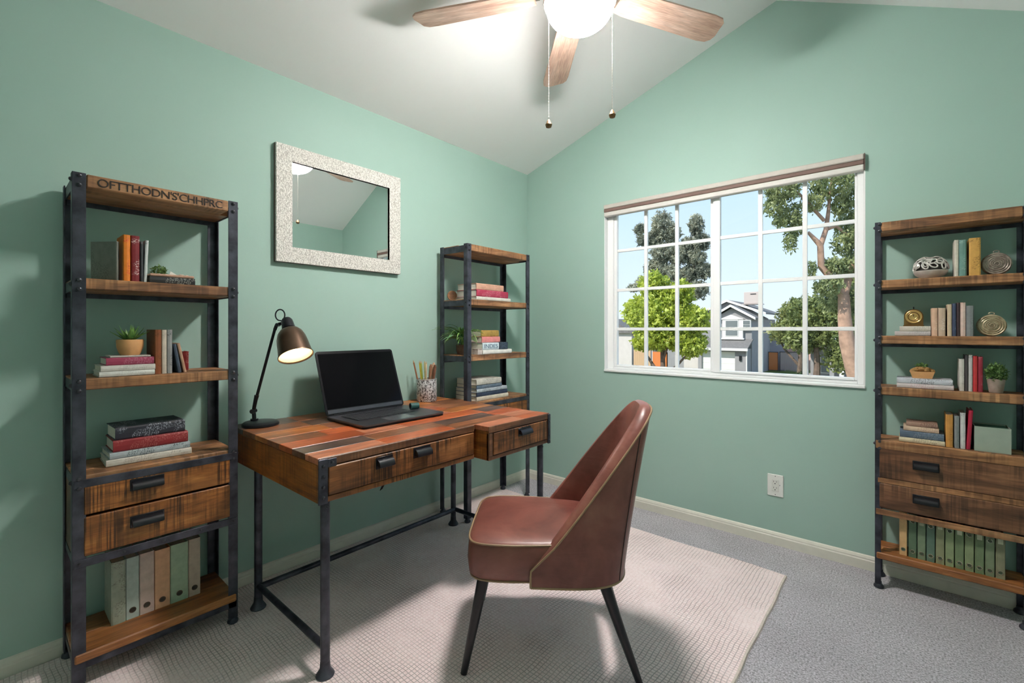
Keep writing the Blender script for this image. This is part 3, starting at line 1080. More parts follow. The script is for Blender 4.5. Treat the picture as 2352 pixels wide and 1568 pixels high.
# ------------------------------------------------------------------ table lamp
def make_lamp():
    fwd = Vector((-.655, .756, 0)); rgt = Vector((.756, .655, 0)); up = Vector((0, 0, 1))
    root = thing('desk_lamp', 'bronze desk lamp with lit dome shade beside the laptop', 'lamp', (0.124, -2.062, DZ))
    M_bronze = plain('aged_bronze', C(96, 76, 62), 0.36, 0.75, var=0.2, vs=14, bump=0.2, bs=60)
    M_dk = plain('lamp_black', C(34, 34, 40), 0.35, 0.5)
    def at(l, z, f=0.0):
        return rgt * l + fwd * f + up * z
    m = MB()
    m.lathe([(.073, 0), (.076, .004), (.075, .012), (.066, .018), (.05, .021), (.02, .023), (0, .0235)], 36)
    m.build('base', M_dk, root, True)
    m = MB()
    m.tube([at(-.028, .02), at(-.030, .05), at(-.032, .062)], .0085, 12)
    m.tube([at(-.028, .02), at(-.028, .03)], .016, 14)
    j = m.build('lower_joint', M_dk, root, True)
    MB().tube([at(-.032, .064, -.014), at(-.032, .064, .014)], .010, 14).build('hinge_pin', M_bolt, j, True)
    m = MB()
    m.tube([at(-.032, .064), at(-.022, .115), at(-.017, .135)], [.0075, .0085, .010], 12)
    m.build('sleeve', M_dk, root, True)
    m = MB()
    m.tube([at(-.017, .13), at(.064, .432)], .0062, 12)
    m.build('arm', M_dk, root, True)
    m = MB()
    m.tube([at(.064, .430), at(.070, .446), at(.082, .455), at(.100, .460), at(.114, .458)], [.0075, .0078, .0075, .007, .0065], 12)
    n = m.build('neck', M_dk, root, True)
    MB().tube([at(.078, .452, -.011), at(.078, .452, .011)], .008, 12).build('hinge_pin', M_bolt, n, True)
    # head: axis from socket to shade mouth
    a = at(.118, .470)
    b = at(.188, .318, -.062)
    ax = (b - a).normalized()
    q = Vector((0, 0, -1)).rotation_difference(ax).to_matrix().to_4x4()
    Mh = Matrix.Translation(a) @ q            # local -z runs towards the mouth
    L = (b - a).length
    m = MB()
    m.lathe([(.0, .012), (.018, .010), (.024, .0), (.027, -.03), (.029, -.042), (.024, -.046)], 24, Mh)
    m.build('socket_cap', M_dk, root, True)
    prof = [(.026, -.044), (.040, -.052), (.052, -.068), (.060, -.092), (.064, -.120), (.066, -.145), (.070, -L + .001), (.073, -L), (.073, -L - .004), (.0705, -L - .004)]
    inner = [(.068, -L + .002), (.0625, -.145), (.060, -.120), (.056, -.092), (.048, -.070), (.036, -.056), (.022, -.050)]
    m = MB()
    m.lathe(prof + inner[:1], 36, Mh, False)
    m.build('shade', M_bronze, root, True)['label'] = 'bronze dome shade'
    m = MB()
    m.lathe([(.0702, -L - .002)] + inner, 36, Mh, False)
    m.build('shade_lining', plain('lamp_cream', C(250, 232, 196), 0.5, var=0.02, bump=0), root, True)
    k = N('lamp_bulb')
    e = k.n('Emission'); e.inputs[0].default_value = (1, .86, .62, 1); e.inputs[1].default_value = 24.0
    k.l(e.outputs[0], k.out.inputs[0])
    m = MB()
    m.lathe([(.0, -.132), (.012, -.130), (.021, -.118), (.024, -.104), (.021, -.088), (.012, -.07), (.011, -.05)], 20, Mh)
    m.build('bulb', k.m, root, True)
    # strap loop on top
    cen = at(.088, .496)
    pts = []
    for i in range(25):
        t = R(-60 + 360 * i / 24 * .92)
        pts.append(cen + rgt * (.021 * math.cos(t)) + up * (.025 * math.sin(t)))
    m = MB(); m.tube(pts + [at(.112, .470)], .0030, 8)
    m.build('strap_loop', M_dk, root, True)
make_lamp()

# ------------------------------------------------------------------ laptop
def make_laptop():
    root = thing('laptop', 'open laptop with a black screen on the desk', 'laptop', (0.565, -1.812, DZ), R(90))
    W, D = .456, .335
    M_alu = plain('laptop_grey', C(92, 92, 98), 0.32, 0.75, var=0.04, bump=0)
    M_blk = plain('laptop_black', C(14, 13, 18), 0.3, 0.0, var=0.05, bump=0, spec=.2)
    def rrect(x0, x1, y0, y1, r, n=6):
        out = []
        for cx, cy, a0 in ((x1 - r, y0 + r, -90), (x1 - r, y1 - r, 0), (x0 + r, y1 - r, 90), (x0 + r, y0 + r, 180)):
            for i in range(n + 1):
                a = R(a0 + 90 * i / n)
                out.append((cx + r * math.cos(a), cy + r * math.sin(a)))
        return out
    m = MB(); m.prism(rrect(.002, W - .002, .002, D, .018), .003, .010, 'Z'); m.prism(rrect(.012, W - .012, .012, D - .01, .018), .0, .003, 'Z')
    m.build('underside', M_blk, root)
    m = MB(); m.prism(rrect(0, W, 0, D, .02), .010, .0165, 'Z')
    deck = m.build('deck', M_alu, root)
    m = MB(); m.prism(rrect(.045, W - .085, .125, .285, .012), .0165, .0170, 'Z')
    m.build('keyboard_tray', M_blk, deck)
    ks = MB()
    kw = (W - .085 - .045 - .012) / 14
    for r in range(6):
        y0 = .131 + r * .0252
        for c in range(14):
            if r == 0 and 4 < c < 9:
                continue
            x0 = .051 + c * kw
            ks.box(x0 + .001, x0 + kw - .0015, y0, y0 + .0225, .0170, .0188, .0008)
        if r == 0:
            ks.box(.051 + 5 * kw, .051 + 9 * kw - .0015, y0, y0 + .0225, .0170, .0188, .0008)
    ko = ks.build('keyboard_keys', plain('key_black', C(34, 34, 40), 0.45, bump=0), deck)
    ko['kind'] = 'stuff'
    m = MB(); m.prism(rrect(.15, .29, .018, .108, .006), .0165, .0169, 'Z')
    m.build('trackpad', plain('trackpad_grey', C(128, 128, 134), 0.22, 0.6, bump=0), deck)
    # lid
    a = math.atan2(.118, .302)
    Ml = Matrix.Translation((0, D - .006, .018)) @ Matrix.Rotation(-a, 4, 'X')
    LH = .325
    m = MB(); m.prism(rrect(.002, W - .012, 0, LH, .014), -.001, .006, 'Y', Ml)
    lid = m.build('lid', M_blk, root)
    g = N('screen_glass')
    g.pbr(C(9, 8, 12), 0.12, 0, None, spec=0.12)
    MB().box(.012, W - .022, -.0016, -.001, .03, LH - .014, 0, Ml).build('screen', g.m, lid)
    MB().box(.012, W - .022, -.0018, -.001, .008, .026, 0, Ml).build('chin', plain('chin_grey', C(70, 72, 80), 0.35, 0.5, bump=0), lid)
    MB().tube([(.04, D - .004, .016), (W - .06, D - .004, .016)], .007, 10).build('hinge', M_blk, root, True)
    r = thing('cable_roll', 'small dark teal roll resting on the laptop deck', 'roll', (.565 - .185, -1.812 + .405, DZ + .0166), R(75))
    M_teal = plain('teal_rubber', C(24, 74, 70), 0.5)
    MB().tube([(-.022, 0, .0165), (.022, 0, .0165)], .0165, 20).build('wrap', M_teal, r, True)
    MB().tube([(-.0235, 0, .0165), (-.0215, 0, .0165)], .010, 16).build('core', M_blk, r, True)
make_laptop()

# ------------------------------------------------------------------ pencil cup and pencils
def make_cup():
    cx, cy, r, h = .124, -1.122, .060, .132
    root = thing('pencil_cup', 'speckled silver pencil cup on the desk near the corner', 'cup', (cx, cy, DZ))
    k = N('speckled_silver')
    v = k.coords((1, 1, .6), rand=False)
    n = k.noise(v, 130, 3, .7)
    c = k.ramp(n, [(.44, C(84, 78, 80)), (.52, C(226, 222, 224))])
    k.pbr(c, .35, .3, k.bump(n, .8, .003))
    m = MB()
    m.lathe([(.0, 0), (r - .003, 0), (r, .004), (r, h - .002), (r - .001, h), (r - .005, h), (r - .005, .006), (0, .006)], 36)
    m.build('body', k.m, root, True)
    m = MB()
    m.ring([(r * math.cos(2 * math.pi * i / 36) * .97, r * math.sin(2 * math.pi * i / 36) * .97, h) for i in range(36)], .0035, 8)
    m.build('rim', plain('silver_rim', C(210, 208, 208), .25, .7, bump=0), root, True)
    fwd = Vector((-.655, .756, 0)); rgt = Vector((.756, .655, 0))
    specs = [(-.042, -.010, -.075, .232, C(150, 96, 60), 'brown pencil leaning far left in the cup', .0046),
             (-.034, .006, -.044, .226, C(206, 186, 58), 'yellow pencil at the left of the cup', .0046),
             (-.020, -.012, -.030, .228, C(150, 160, 70), 'olive green pencil in the cup', .0046),
             (-.008, .008, -.014, .226, C(186, 172, 110), 'pale straw pencil in the cup middle', .0046),
             (.004, -.010, .0, .224, C(212, 190, 160), 'cream pencil in the cup middle', .0046)]
    for l0, f0, l1, z1, col, lab, rr in specs:
        t = thing('pencil', lab, 'pencil', (cx, cy, DZ), 0, 'pencils in the speckled cup')
        p0 = rgt * l0 * .6 + fwd * f0 + Vector((0, 0, .0075)); p1 = rgt * l1 + fwd * f0 * 1.4 + Vector((0, 0, z1))
        MB().tube([p0, p1], rr, 6).build('barrel', plain('pencil_' + lab.split()[0], col, .45, bump=0), t)
        d = (p1 - p0).normalized()
        MB().tube([p1, p1 + d * .010, p1 + d * .016], [rr, rr * .45, .0006], 6).build('tip', plain('pencil_tip', C(196, 156, 112), .6), t)
    for i, (l0, l1, z1, col, lab) in enumerate([(.010, .030, .222, C(150, 104, 78), 'brown wooden brush handle at the right of the cup'),
                                                (.022, .042, .230, C(206, 170, 140), 'pale wooden spatula handle in the cup'),
                                                (.034, .052, .218, C(120, 78, 60), 'dark wooden stick at the cup right edge')]):
        t = thing('wooden_stick', lab, 'stick', (cx, cy, DZ), 0, 'wooden sticks in the speckled cup')
        f0 = (-.012, .008, -.002)[i]
        p0 = rgt * l0 * .8 + fwd * f0 + Vector((0, 0, .008)); p1 = rgt * l1 + fwd * f0 * 1.5 + Vector((0, 0, z1))
        pts = [p0.lerp(p1, q) for q in (0, .5, .75, .93, 1)]
        MB().tube(pts, [.003, .0055, .0095, .0095, .005], 10).build('handle', plain('stick_%d' % i, col, .5), t, True)
        MB().ring([pts[3] + (rgt * math.cos(a) + fwd * math.sin(a)) * .0098 for a in [2 * math.pi * q / 12 for q in range(12)]], .001, 5).build('band', plain('stick_band', C(90, 60, 48), .5), t, True)
make_cup()

# ------------------------------------------------------------------ books
def cover_mat(col, pr=None, amount=0.5, axis=0, fs=70.0):
    """cloth/paper cover; pr = colour of the printed marks on it"""
    key = ('cover', col, pr, amount, axis, fs)
    if key in _cache: return _cache[key]
    k = N('book_cover')
    v = k.coords()
    n1 = k.noise(v, 40, 3)
    c = k.ramp(n1, [(0.3, tuple(x * .86 for x in col[:3]) + (1,)), (0.7, tuple(min(1, x * 1.08) for x in col[:3]) + (1,))])
    if pr:
        tc = k.n('TexCoord')
        sc = [fs * 2.2] * 3
        sc[axis] = fs * 5.5
        mp = k.n('Mapping'); mp.inputs['Scale'].default_value = tuple(sc)
        k.l(tc.outputs['Object'], mp.inputs[0])
        g = k.noise(mp.outputs[0], 1.0, 1, .5)
        band = k.noise(tc.outputs['Object'], 16.0, 1)
        mk = k.math('MULTIPLY', k.ramp(g, [(.53, (0, 0, 0, 1)), (.57, (1, 1, 1, 1))]), k.ramp(band, [(.50, (0, 0, 0, 1)), (.54, (1, 1, 1, 1))]))
        c = k.mix(k.math('MULTIPLY', mk, amount * .8), c, pr)
    k.pbr(c, .5, 0, k.bump(k.noise(v, 260, 2), .12, .001), spec=.4)
    _cache[key] = k.m
    return k.m
M_page = plain('page_block', C(226, 220, 208), .8, var=.06, vs=200, bump=.4, bs=500)
M_page2 = plain('aged_page_block', C(206, 186, 160), .8, var=.08, vs=200, bump=.4, bs=500)
class Shelf:
    """shelf frame: u runs left to right, v from the front edge towards the wall"""
    def __init__(self, side):
        self.side = side
    def world(self, u, v, z):
        return (v, u, z) if self.side == 'L' else (u, v, z)
    def rz(self):
        return R(90) if self.side == 'L' else 0.0
LS, BS = Shelf('L'), Shelf('B')
def book(sh, u, front, z, w, d, h, col, label, pr=None, flat=False, lean=0.0, yaw=0.0, page=None, soft=False, group=None, amount=.5, label2=None, name='book'):
    """u: left end along the shelf, front: world coord of the spine plane; w along shelf, d into the shelf, h up"""
    root = thing(name, label, 'book', sh.world(u, front, z + (w * math.sin(R(lean)) + .0003 if lean > 0 else 0)), sh.rz() + R(yaw), group)
    if lean:
        root.rotation_mode = 'XYZ'
        base = Matrix.Rotation(sh.rz() + R(yaw), 4, 'Z') @ Matrix.Rotation(R(lean), 4, 'Y')
        root.rotation_euler = base.to_euler()
    ct = .0022 if not soft else .0010
    pm = page or M_page
    cm = cover_mat(col, pr, amount, 2 if not flat else 0)
    m = MB()
    if not flat:
        # boards left/right, rounded spine at y=0
        sp = [(0, .004), (w * .12, .0012), (w * .5, 0), (w * .88, .0012), (w, .004), (w, d), (w - ct, d), (w - ct, .006), (ct, .006), (ct, d), (0, d)]
        m.prism(sp, 0, h, 'Z')
        pg = MB().box(ct + .0002, w - ct - .0002, .0062, d - .004, .003, h - .003)
    else:
        sp = [(.004, 0), (.0012, h * .12), (0, h * .5), (.0012, h * .88), (.004, h), (d, h), (d, h - ct), (.006, h - ct), (.006, ct), (d, ct), (d, 0)]
        m.prism(sp, 0, w, 'X')
        pg = MB().box(.003, w - .003, .0062, d - .004, ct + .0002, h - ct - .0002)
    m.build('cover', cm, root)
    pg.build('page_block', pm, root)
    return root
K = lambda *a: C(*a)
DKP = C(40, 38, 42)
# left bookcase, upper shelf
z = RUGZ + 1.3485
book(LS, -2.572, .225, z, .011, .10, .140, K(122, 124, 116), 'grey notebook at the left end of the upright books on the lettered bookcase', K(60, 60, 60), yaw=36)
book(LS, -2.556, .236, z, .0195, .12, .166, K(232, 132, 44), 'orange and pink book on the lettered bookcase upper shelf', K(214, 40, 60), amount=.8)
book(LS, -2.534, .236, z, .0235, .12, .166, K(126, 38, 44), 'dark red book with pale spine letters beside the orange book', K(236, 214, 210), amount=.9)
book(LS, -2.5085, .236, z, .008, .12, .148, K(62, 64, 68), 'thin charcoal booklet next to the dark red book', K(170, 170, 170), soft=True)
book(LS, -2.4990, .236, z, .0095, .12, .154, K(214, 218, 218), 'slim white upright book leaning by the black book', K(60, 64, 70), lean=2.0)
book(LS, -2.483, .245, z, .140, .12, .0255, K(40, 40, 42), 'black book lying flat under the sandy plant tray', K(170, 168, 160), flat=True, amount=.8)
# left bookcase, middle shelf
z = RUGZ + 1.0155
book(LS, -2.622, .255, z, .152, .15, .018, K(214, 214, 208), 'bottom white book of the stack under the succulent', K(150, 150, 150), flat=True, amount=.3)
book(LS, -2.618, .252, z + .0183, .150, .15, .020, K(206, 202, 194), 'off-white book second from bottom under the succulent', K(120, 120, 120), flat=True, amount=.3)
book(LS, -2.603, .246, z + .0386, .132, .14, .026, K(156, 62, 88), 'magenta hardback third in the stack under the succulent', K(206, 150, 166), flat=True, amount=.5)
book(LS, -2.592, .242, z + .0649, .112, .12, .006, K(198, 190, 182), 'thin pale notepad directly under the succulent pot', K(120, 110, 100), flat=True, soft=True)
book(LS, -2.468, .243, z, .0200, .13, .163, K(136, 78, 46), 'brown leather-look upright book beside the succulent stack', K(84, 46, 28), amount=.7)
book(LS, -2.4470, .243, z, .0150, .13, .162, K(206, 194, 178), 'cream upright book between the brown and the mottled one', K(150, 130, 110), amount=.4)
book(LS, -2.4310, .243, z, .0160, .13, .163, K(150, 150, 150), 'grey mottled upright book on the lettered bookcase', K(40, 40, 40), amount=.8)
book(LS, -2.3965, .243, z, .0110, .12, .108, K(72, 82, 98), 'slate blue small book leaning on the mottled book', K(150, 160, 170), lean=-9)
book(LS, -2.3795, .243, z, .0100, .12, .112, K(190, 150, 124), 'tan small book leaning outermost on the middle shelf', K(120, 80, 60), lean=-11)
book(LS, -2.352, .118, z, .020, .07, .075, K(186, 66, 70), 'little red book standing behind the leaning tan book', K(230, 200, 190))
# left bookcase, cabinet top
z = RUGZ + .6985
book(LS, -2.600, .222, z, .250, .165, .023, K(212, 204, 194), 'cream bottom book of the stack above the drawers', K(120, 104, 90), flat=True, yaw=-1.5, amount=.5)
book(LS, -2.590, .220, z + .0235, .238, .16, .022, K(176, 184, 188), 'pale and teal book second from bottom above the drawers', K(52, 66, 72), flat=True, yaw=1.0, amount=.9)
book(LS, -2.580, .212, z + .046, .222, .155, .040, K(144, 44, 48), 'thick red book in the stack above the drawers', K(206, 130, 120), flat=True, amount=.5)
book(LS, -2.573, .206, z + .0865, .208, .150, .043, K(44, 44, 54), 'thick navy-black book topping the stack above the drawers', K(180, 184, 196), flat=True, yaw=1.5, amount=.7)

# binders
def binder(sh, u, front, z, w, d, h, col, label, group, holes=(.16,), dark=True, name='binder', tagplate=False):
    root = thing(name, label, 'binder', sh.world(u, front, z), sh.rz(), group)
    cm = cover_mat(col)
    m = MB()
    m.prism([(0, .003), (.002, 0), (w - .002, 0), (w, .003), (w, d), (w - .0025, d), (w - .0025, .004), (.0025, .004), (.0025, d), (0, d)], 0, h, 'Z')
    m.build('cover', cm, root)
    MB().box(.004, w - .004, .012, d - .006, .006, h - .008).build('page_block', M_page, root)
    for f in holes:
        zc_ = h * f
        r = min(w * .28, .009)
        q = MB()
        q.ring([(w / 2 + r * math.cos(a), -.0008, zc_ + r * math.sin(a)) for a in [2 * math.pi * i / 18 for i in range(18)]], .0014, 6)
        q.build('finger_ring', plain('ring_nickel', C(190, 186, 170), .25, .8, bump=0) if not dark else plain('ring_dark', C(96, 80, 66), .35, .6, bump=0), root, True)
        q = MB(); q.lathe([(r, 0), (r, .0006), (0, .0006)], 16, Matrix.Translation((w / 2, -.0002, zc_)) @ Matrix.Rotation(R(90), 4, 'X'))
        q.build('finger_hole', plain('hole_dark', C(56, 48, 42), .8, bump=0) if dark else plain('hole_green', C(70, 84, 62), .8, bump=0), root)
    if tagplate:
        MB().box(w * .22, w * .78, -.0012, -.0001, h * .80, h * .92, .0004).build('label_holder', plain('label_pale', C(196, 198, 170), .5, bump=0), root)
    return root
z = RUGZ + .1185
G1 = 'pastel binders on the lettered bookcase bottom shelf'
book(LS, -2.580, .178, z, .040, .14, .224, K(164, 170, 154), 'rough grey-green worn book at the left of the pastel binders', K(92, 84, 74), amount=.6, page=M_page2)
for (u, w, h, col, lab) in ((-2.539, .038, .224, K(182, 194, 188), 'pale grey-blue binder, leftmost of the pastel binders'),
                            (-2.500, .044, .226, K(206, 182, 172), 'blush pink binder among the pastel binders'),
                            (-2.455, .048, .222, K(218, 168, 132), 'peach binder among the pastel binders'),
                            (-2.406, .058, .224, K(164, 184, 158), 'wide sage binder among the pastel binders'),
                            (-2.347, .040, .226, K(190, 170, 154), 'beige binder, rightmost of the pastel binders')):
    binder(LS, u, .175, z, w, .14, h, col, lab, G1, (.14,), True)
# corner bookcase
z = RUGZ + 1.3665
book(LS, -.858, .285, z, .325, .20, .022, K(212, 208, 198), 'white bottom book on the corner bookcase upper shelf', None, flat=True)
book(LS, -.852, .282, z + .0225, .298, .19, .043, K(166, 48, 76), 'crimson book mid-stack on the corner bookcase', K(224, 160, 170), flat=True, amount=.6)
book(LS, -.850, .278, z + .066, .255, .18, .040, K(206, 158, 136), 'dusty pink book topping the corner bookcase stack', K(160, 110, 90), flat=True, amount=.4)
z = RUGZ + 1.0205
book(LS, -.800, .285, z, .280, .19, .028, K(232, 230, 224), 'plain white book under the titled white book', None, flat=True)
t = book(LS, -.800, .284, z + .0285, .238, .18, .045, K(214, 226, 232), 'white and navy book with blue spine letters on the corner bookcase', None, flat=True)
MB().box(.152, .2385, -.0012, .176, .001, .046, .0005).build('navy_band', cover_mat(K(44, 56, 72), K(120, 140, 160), .5, 0), t)
def text_mesh(body, w, h, mat, ext=.0006):
    cu = bpy.data.curves.new('txt', 'FONT'); cu.body = body; cu.extrude = ext
    to = bpy.data.objects.new('tmp_text', cu); COL.objects.link(to)
    dg = bpy.context.evaluated_depsgraph_get()
    me = bpy.data.meshes.new_from_object(to.evaluated_get(dg))
    bpy.data.objects.remove(to)
    co = np.empty(len(me.vertices) * 3, 'f'); me.vertices.foreach_get('co', co); co = co.reshape(-1, 3)
    mn, mx = co.min(0), co.max(0)
    co[:, 0] = (co[:, 0] - mn[0]) / (mx[0] - mn[0]) * w
    co[:, 1] = (co[:, 1] - mn[1]) / (mx[1] - mn[1]) * h
    me.vertices.foreach_set('co', co.ravel())
    me.materials.clear(); me.materials.append(mat)
    return me
inst(text_mesh('INDES', .125, .026, plain('ink_blue', C(96, 124, 146), .6, bump=0)), 'spine_title', t, (.014, -.0006, .010), (R(90), 0, 0))
book(LS, -.792, .270, z + .075, .170, .15, .037, K(222, 138, 136), 'salmon pink book above the titled white book', None, flat=True)
yb = book(LS, -.790, .262, z + .1125, .165, .13, .042, K(176, 144, 72), 'ridged mustard book topping the middle stack of the corner bookcase', K(104, 78, 40), flat=True, amount=.8)
b_ = thing('trinket_box', 'tiny patterned white box beside the titled white book', 'box', LS.world(-.846, .285, z), R(90))
MB().box(0, .040, 0, .05, 0, .030, .002).build('box_body', cover_mat(K(206, 196, 190), K(110, 90, 84), .7), b_)
MB().box(-.001, .041, -.001, .051, .0302, .038, .002).build('lid', cover_mat(K(186, 172, 164), K(110, 90, 84), .7), b_)
z = RUGZ + .7265
book(LS, -.852, .282, z, .300, .20, .027, K(206, 196, 180), 'cream bottom book of the corner bookcase low stack', K(150, 130, 110), flat=True, amount=.4)
book(LS, -.850, .280, z + .0275, .290, .20, .026, K(44, 54, 76), 'navy book second from bottom behind the desk', K(120, 134, 160), flat=True, amount=.4)
book(LS, -.850, .282, z + .054, .285, .20, .022, K(176, 184, 192), 'pale blue lettered book mid-stack behind the desk', K(50, 56, 66), flat=True, amount=.9)
book(LS, -.850, .280, z + .0765, .235, .19, .024, K(92, 108, 126), 'slate book fourth up in the stack behind the desk', K(180, 190, 196), flat=True, amount=.5)
book(LS, -.854, .284, z + .101, .230, .19, .036, K(200, 196, 186), 'white spotted book topping the stack behind the desk', K(60, 56, 56), flat=True, amount=.7)
# wooden disc on the corner bookcase
d_ = thing('wood_slice', 'small round wood slice left of the crimson book', 'ornament', (.10, -.895, RUGZ + 1.3665), R(60))
MB().lathe([(.0, -.006), (.030, -.006), (.032, -.003), (.032, .003), (.030, .006), (0, .006)], 24, Matrix.Translation((0, 0, .032)) @ Matrix.Rotation(R(90), 4, 'X')).build('disc', W_edge, d_, True)
for rr in (.012, .022):
    MB().ring([(rr * math.cos(a), -.0062, .032 + rr * math.sin(a)) for a in [2 * math.pi * i / 20 for i in range(20)]], .0009, 5).build('growth_ring', W_dark, d_, True)

# right bookcase
Y = -.158
z = 1.4175
book(BS, 2.478, Y, z, .0135, .11, .156, K(206, 198, 184), 'cream book beside the teal book on the right bookcase', None)
book(BS, 2.4925, Y, z, .0220, .11, .154, K(110, 146, 138), 'teal upright book on the right bookcase top shelf', K(190, 206, 200), amount=.5)
book(BS, 2.523, Y, z, .0345, .11, .158, K(206, 158, 84), 'thick mustard book with printed spine beside the coiled disc', K(96, 66, 30), amount=.7)
z = 1.1625
book(BS, 2.282, Y, z, .121, .11, .0205, K(190, 182, 180), 'grey-white bottom book under the gold clock', K(130, 126, 140), flat=True, amount=.5)
book(BS, 2.299, Y, z + .0208, .105, .11, .0225, K(206, 196, 184), 'cream book directly under the gold clock', K(110, 120, 100), flat=True, amount=.4)
G2 = 'upright books beside the gold clock'
for (u, w, h, col, lab, pr) in ((2.4055, .0205, .122, K(210, 172, 146), 'peach upright book nearest the gold clock', K(236, 220, 206)),
                                (2.4275, .0230, .122, K(196, 172, 150), 'tan book with white spine label on the right bookcase', K(240, 238, 230)),
                                (2.4560, .0145, .137, K(206, 184, 156), 'tall sand-coloured book on the right bookcase second shelf', K(150, 120, 96)),
                                (2.4720, .0120, .140, K(66, 76, 100), 'navy blue upright book on the right bookcase', K(150, 160, 180)),
                                (2.4850, .0105, .143, K(66, 52, 56), 'thin dark brown book beside the navy book', K(150, 120, 110)),
                                (2.4965, .0165, .143, K(216, 190, 178), 'pale pink tall book with orange mark', K(206, 110, 80)),
                                (2.5145, .0225, .129, K(128, 130, 132), 'grey ribbed book, rightmost beside the round coil', K(90, 92, 94))):
    book(BS, u, Y, z, w, .11, h, col, lab, pr, amount=.6, group=G2)
z = .9285
book(BS, 2.289, Y, z, .188, .115, .0205, K(206, 194, 194), 'white bottom book under the terracotta planter', K(176, 90, 120), flat=True, amount=.5)
book(BS, 2.289, Y, z + .0208, .184, .115, .0225, K(196, 198, 206), 'pale lettered book directly under the terracotta planter', K(44, 40, 40), flat=True, amount=.8)
for (u, w, h, col, lab, pr) in ((2.494, .0165, .136, K(206, 200, 192), 'cream patterned upright book left of the leafy pot', K(80, 70, 66)),
                                (2.512, .0095, .154, K(74, 68, 70), 'dark grey thin book on the right bookcase third shelf', None),
                                (2.5225, .0125, .154, K(202, 200, 198), 'white mottled tall book beside the red book', K(90, 90, 94)),
                                (2.536, .0140, .150, K(190, 58, 60), 'bright red upright book behind the leafy pot', None),
                                (2.551, .0150, .148, K(150, 44, 60), 'deep crimson book behind the leafy pot', K(200, 120, 130))):
    book(BS, u, Y + .02, z, w, .095, h, col, lab, pr, amount=.6, group='upright books behind the leafy pot')
z = .6845
book(BS, 2.297, Y, z, .152, .12, .0205, K(214, 200, 172), 'cream bottom book above the right bookcase drawers', K(90, 70, 56), flat=True, amount=.6)
book(BS, 2.300, Y, z + .0208, .146, .12, .030, K(92, 108, 126), 'slate blue thick book in the stack above the right drawers', K(190, 190, 190), flat=True, amount=.3)
book(BS, 2.312, Y + .004, z + .0512, .118, .11, .021, K(206, 180, 156), 'beige book third up above the right drawers', K(150, 90, 80), flat=True, amount=.5)
book(BS, 2.322, Y + .006, z + .0726, .104, .10, .018, K(160, 128, 112), 'brown marbled book topping the stack above the right drawers', K(90, 40, 40), flat=True, amount=.8)
for (u, w, h, col, lab, pr, ln) in ((2.4515, .0230, .140, K(198, 142, 74), 'ochre upright book beside the flat stack', K(140, 90, 40), 0),
                                    (2.478, .0155, .136, K(134, 138, 138), 'grey weathered upright book on the lowest open shelf', K(70, 74, 76), 0),
                                    (2.4965, .0160, .152, K(204, 204, 202), 'white scuffed upright book beside the crimson one', K(120, 120, 124), 0),
                                    (2.5140, .0130, .165, K(178, 40, 66), 'crimson book leaning next to the sage box', None, 3.0)):
    book(BS, u, Y, z, w, .12, h, col, lab, pr, amount=.6, lean=ln, group='upright books next to the sage box')
bx = thing('storage_box', 'plain sage green storage box above the right drawers', 'box', (2.5385, Y, z), 0)
M_sage = plain('sage_card', C(158, 170, 156), .6, var=.04)
m = MB()
m.box(0, .106, 0, .003, 0, .102); m.box(0, .106, .117, .12, 0, .102); m.box(0, .003, .003, .117, 0, .102); m.box(.103, .106, .003, .117, 0, .102); m.box(.003, .103, .003, .117, 0, .003)
m.build('box_body', M_sage, bx)
MB().box(.004, .102, .004, .116, .092, .0965, .001).build('inner_flap', plain('green_card', C(62, 100, 82), .7), bx)
z = .1685
binder(BS, 2.298, Y + .008, z, .027, .13, .196, K(214, 174, 124), 'tan binder, leftmost on the right bookcase bottom shelf', 'binders on the right bookcase', (.14, .88), False)
gcols = [K(94, 116, 92), K(123, 140, 113), K(98, 122, 107), K(143, 146, 113), K(142, 155, 117), K(118, 135, 100), K(139, 152, 114), K(117, 134, 100), K(126, 140, 111), K(135, 134, 108)]
ords = ['first', 'second', 'third', 'fourth', 'fifth', 'sixth', 'seventh', 'eighth', 'ninth', 'tenth']
for i in range(10):
    h = .190 - .0018 * i + (.004 if i % 3 == 0 else 0)
    binder(BS, 2.3295 + i * .0302, Y + .008, z, .0275, .13, h, gcols[i], '%s green binder from the tan binder on the bottom shelf' % ords[i], 'binders on the right bookcase', (.14, .84) if i % 2 == 0 else (.14,), False, tagplate=(i % 2 == 1))

# ------------------------------------------------------------------ small plants and ornaments
def leaf_strip(base, dirv, length, width, curl, up0, n=6, fold=.25):
    """one blade leaf as a thin solid folded strip"""
    d = Vector(dirv).normalized()
    side = d.cross(Vector((0, 0, 1)))
    side = side.normalized() if side.length > 1e-4 else Vector((1, 0, 0))
    pts = []
    p = Vector(base)
    ang = up0
    for i in range(n + 1):
        t = i / n
        w = width * math.sin(math.pi * min(1, .18 + .82 * (1 - t)) * .5) * (1 - t ** 3) ** .7
        pts.append((p.copy(), w))
        v = d * math.cos(ang) + Vector((0, 0, 1)) * math.sin(ang)
        p = p + v * (length / n)
        ang += curl / n
    vs, fs = [], []
    for p, w in pts:
        vs += [p - side * w + Vector((0, 0, w * fold)), p, p + side * w + Vector((0, 0, w * fold)), p - Vector((0, 0, .0012))]
    for i in range(n):
        a, b = i * 4, i * 4 + 4
        fs += [(a, a + 1, b + 1, b), (a + 1, a + 2, b + 2, b + 1), (a, b, b + 3, a + 3), (a + 3, b + 3, b + 2, a + 2)]
    return vs, fs
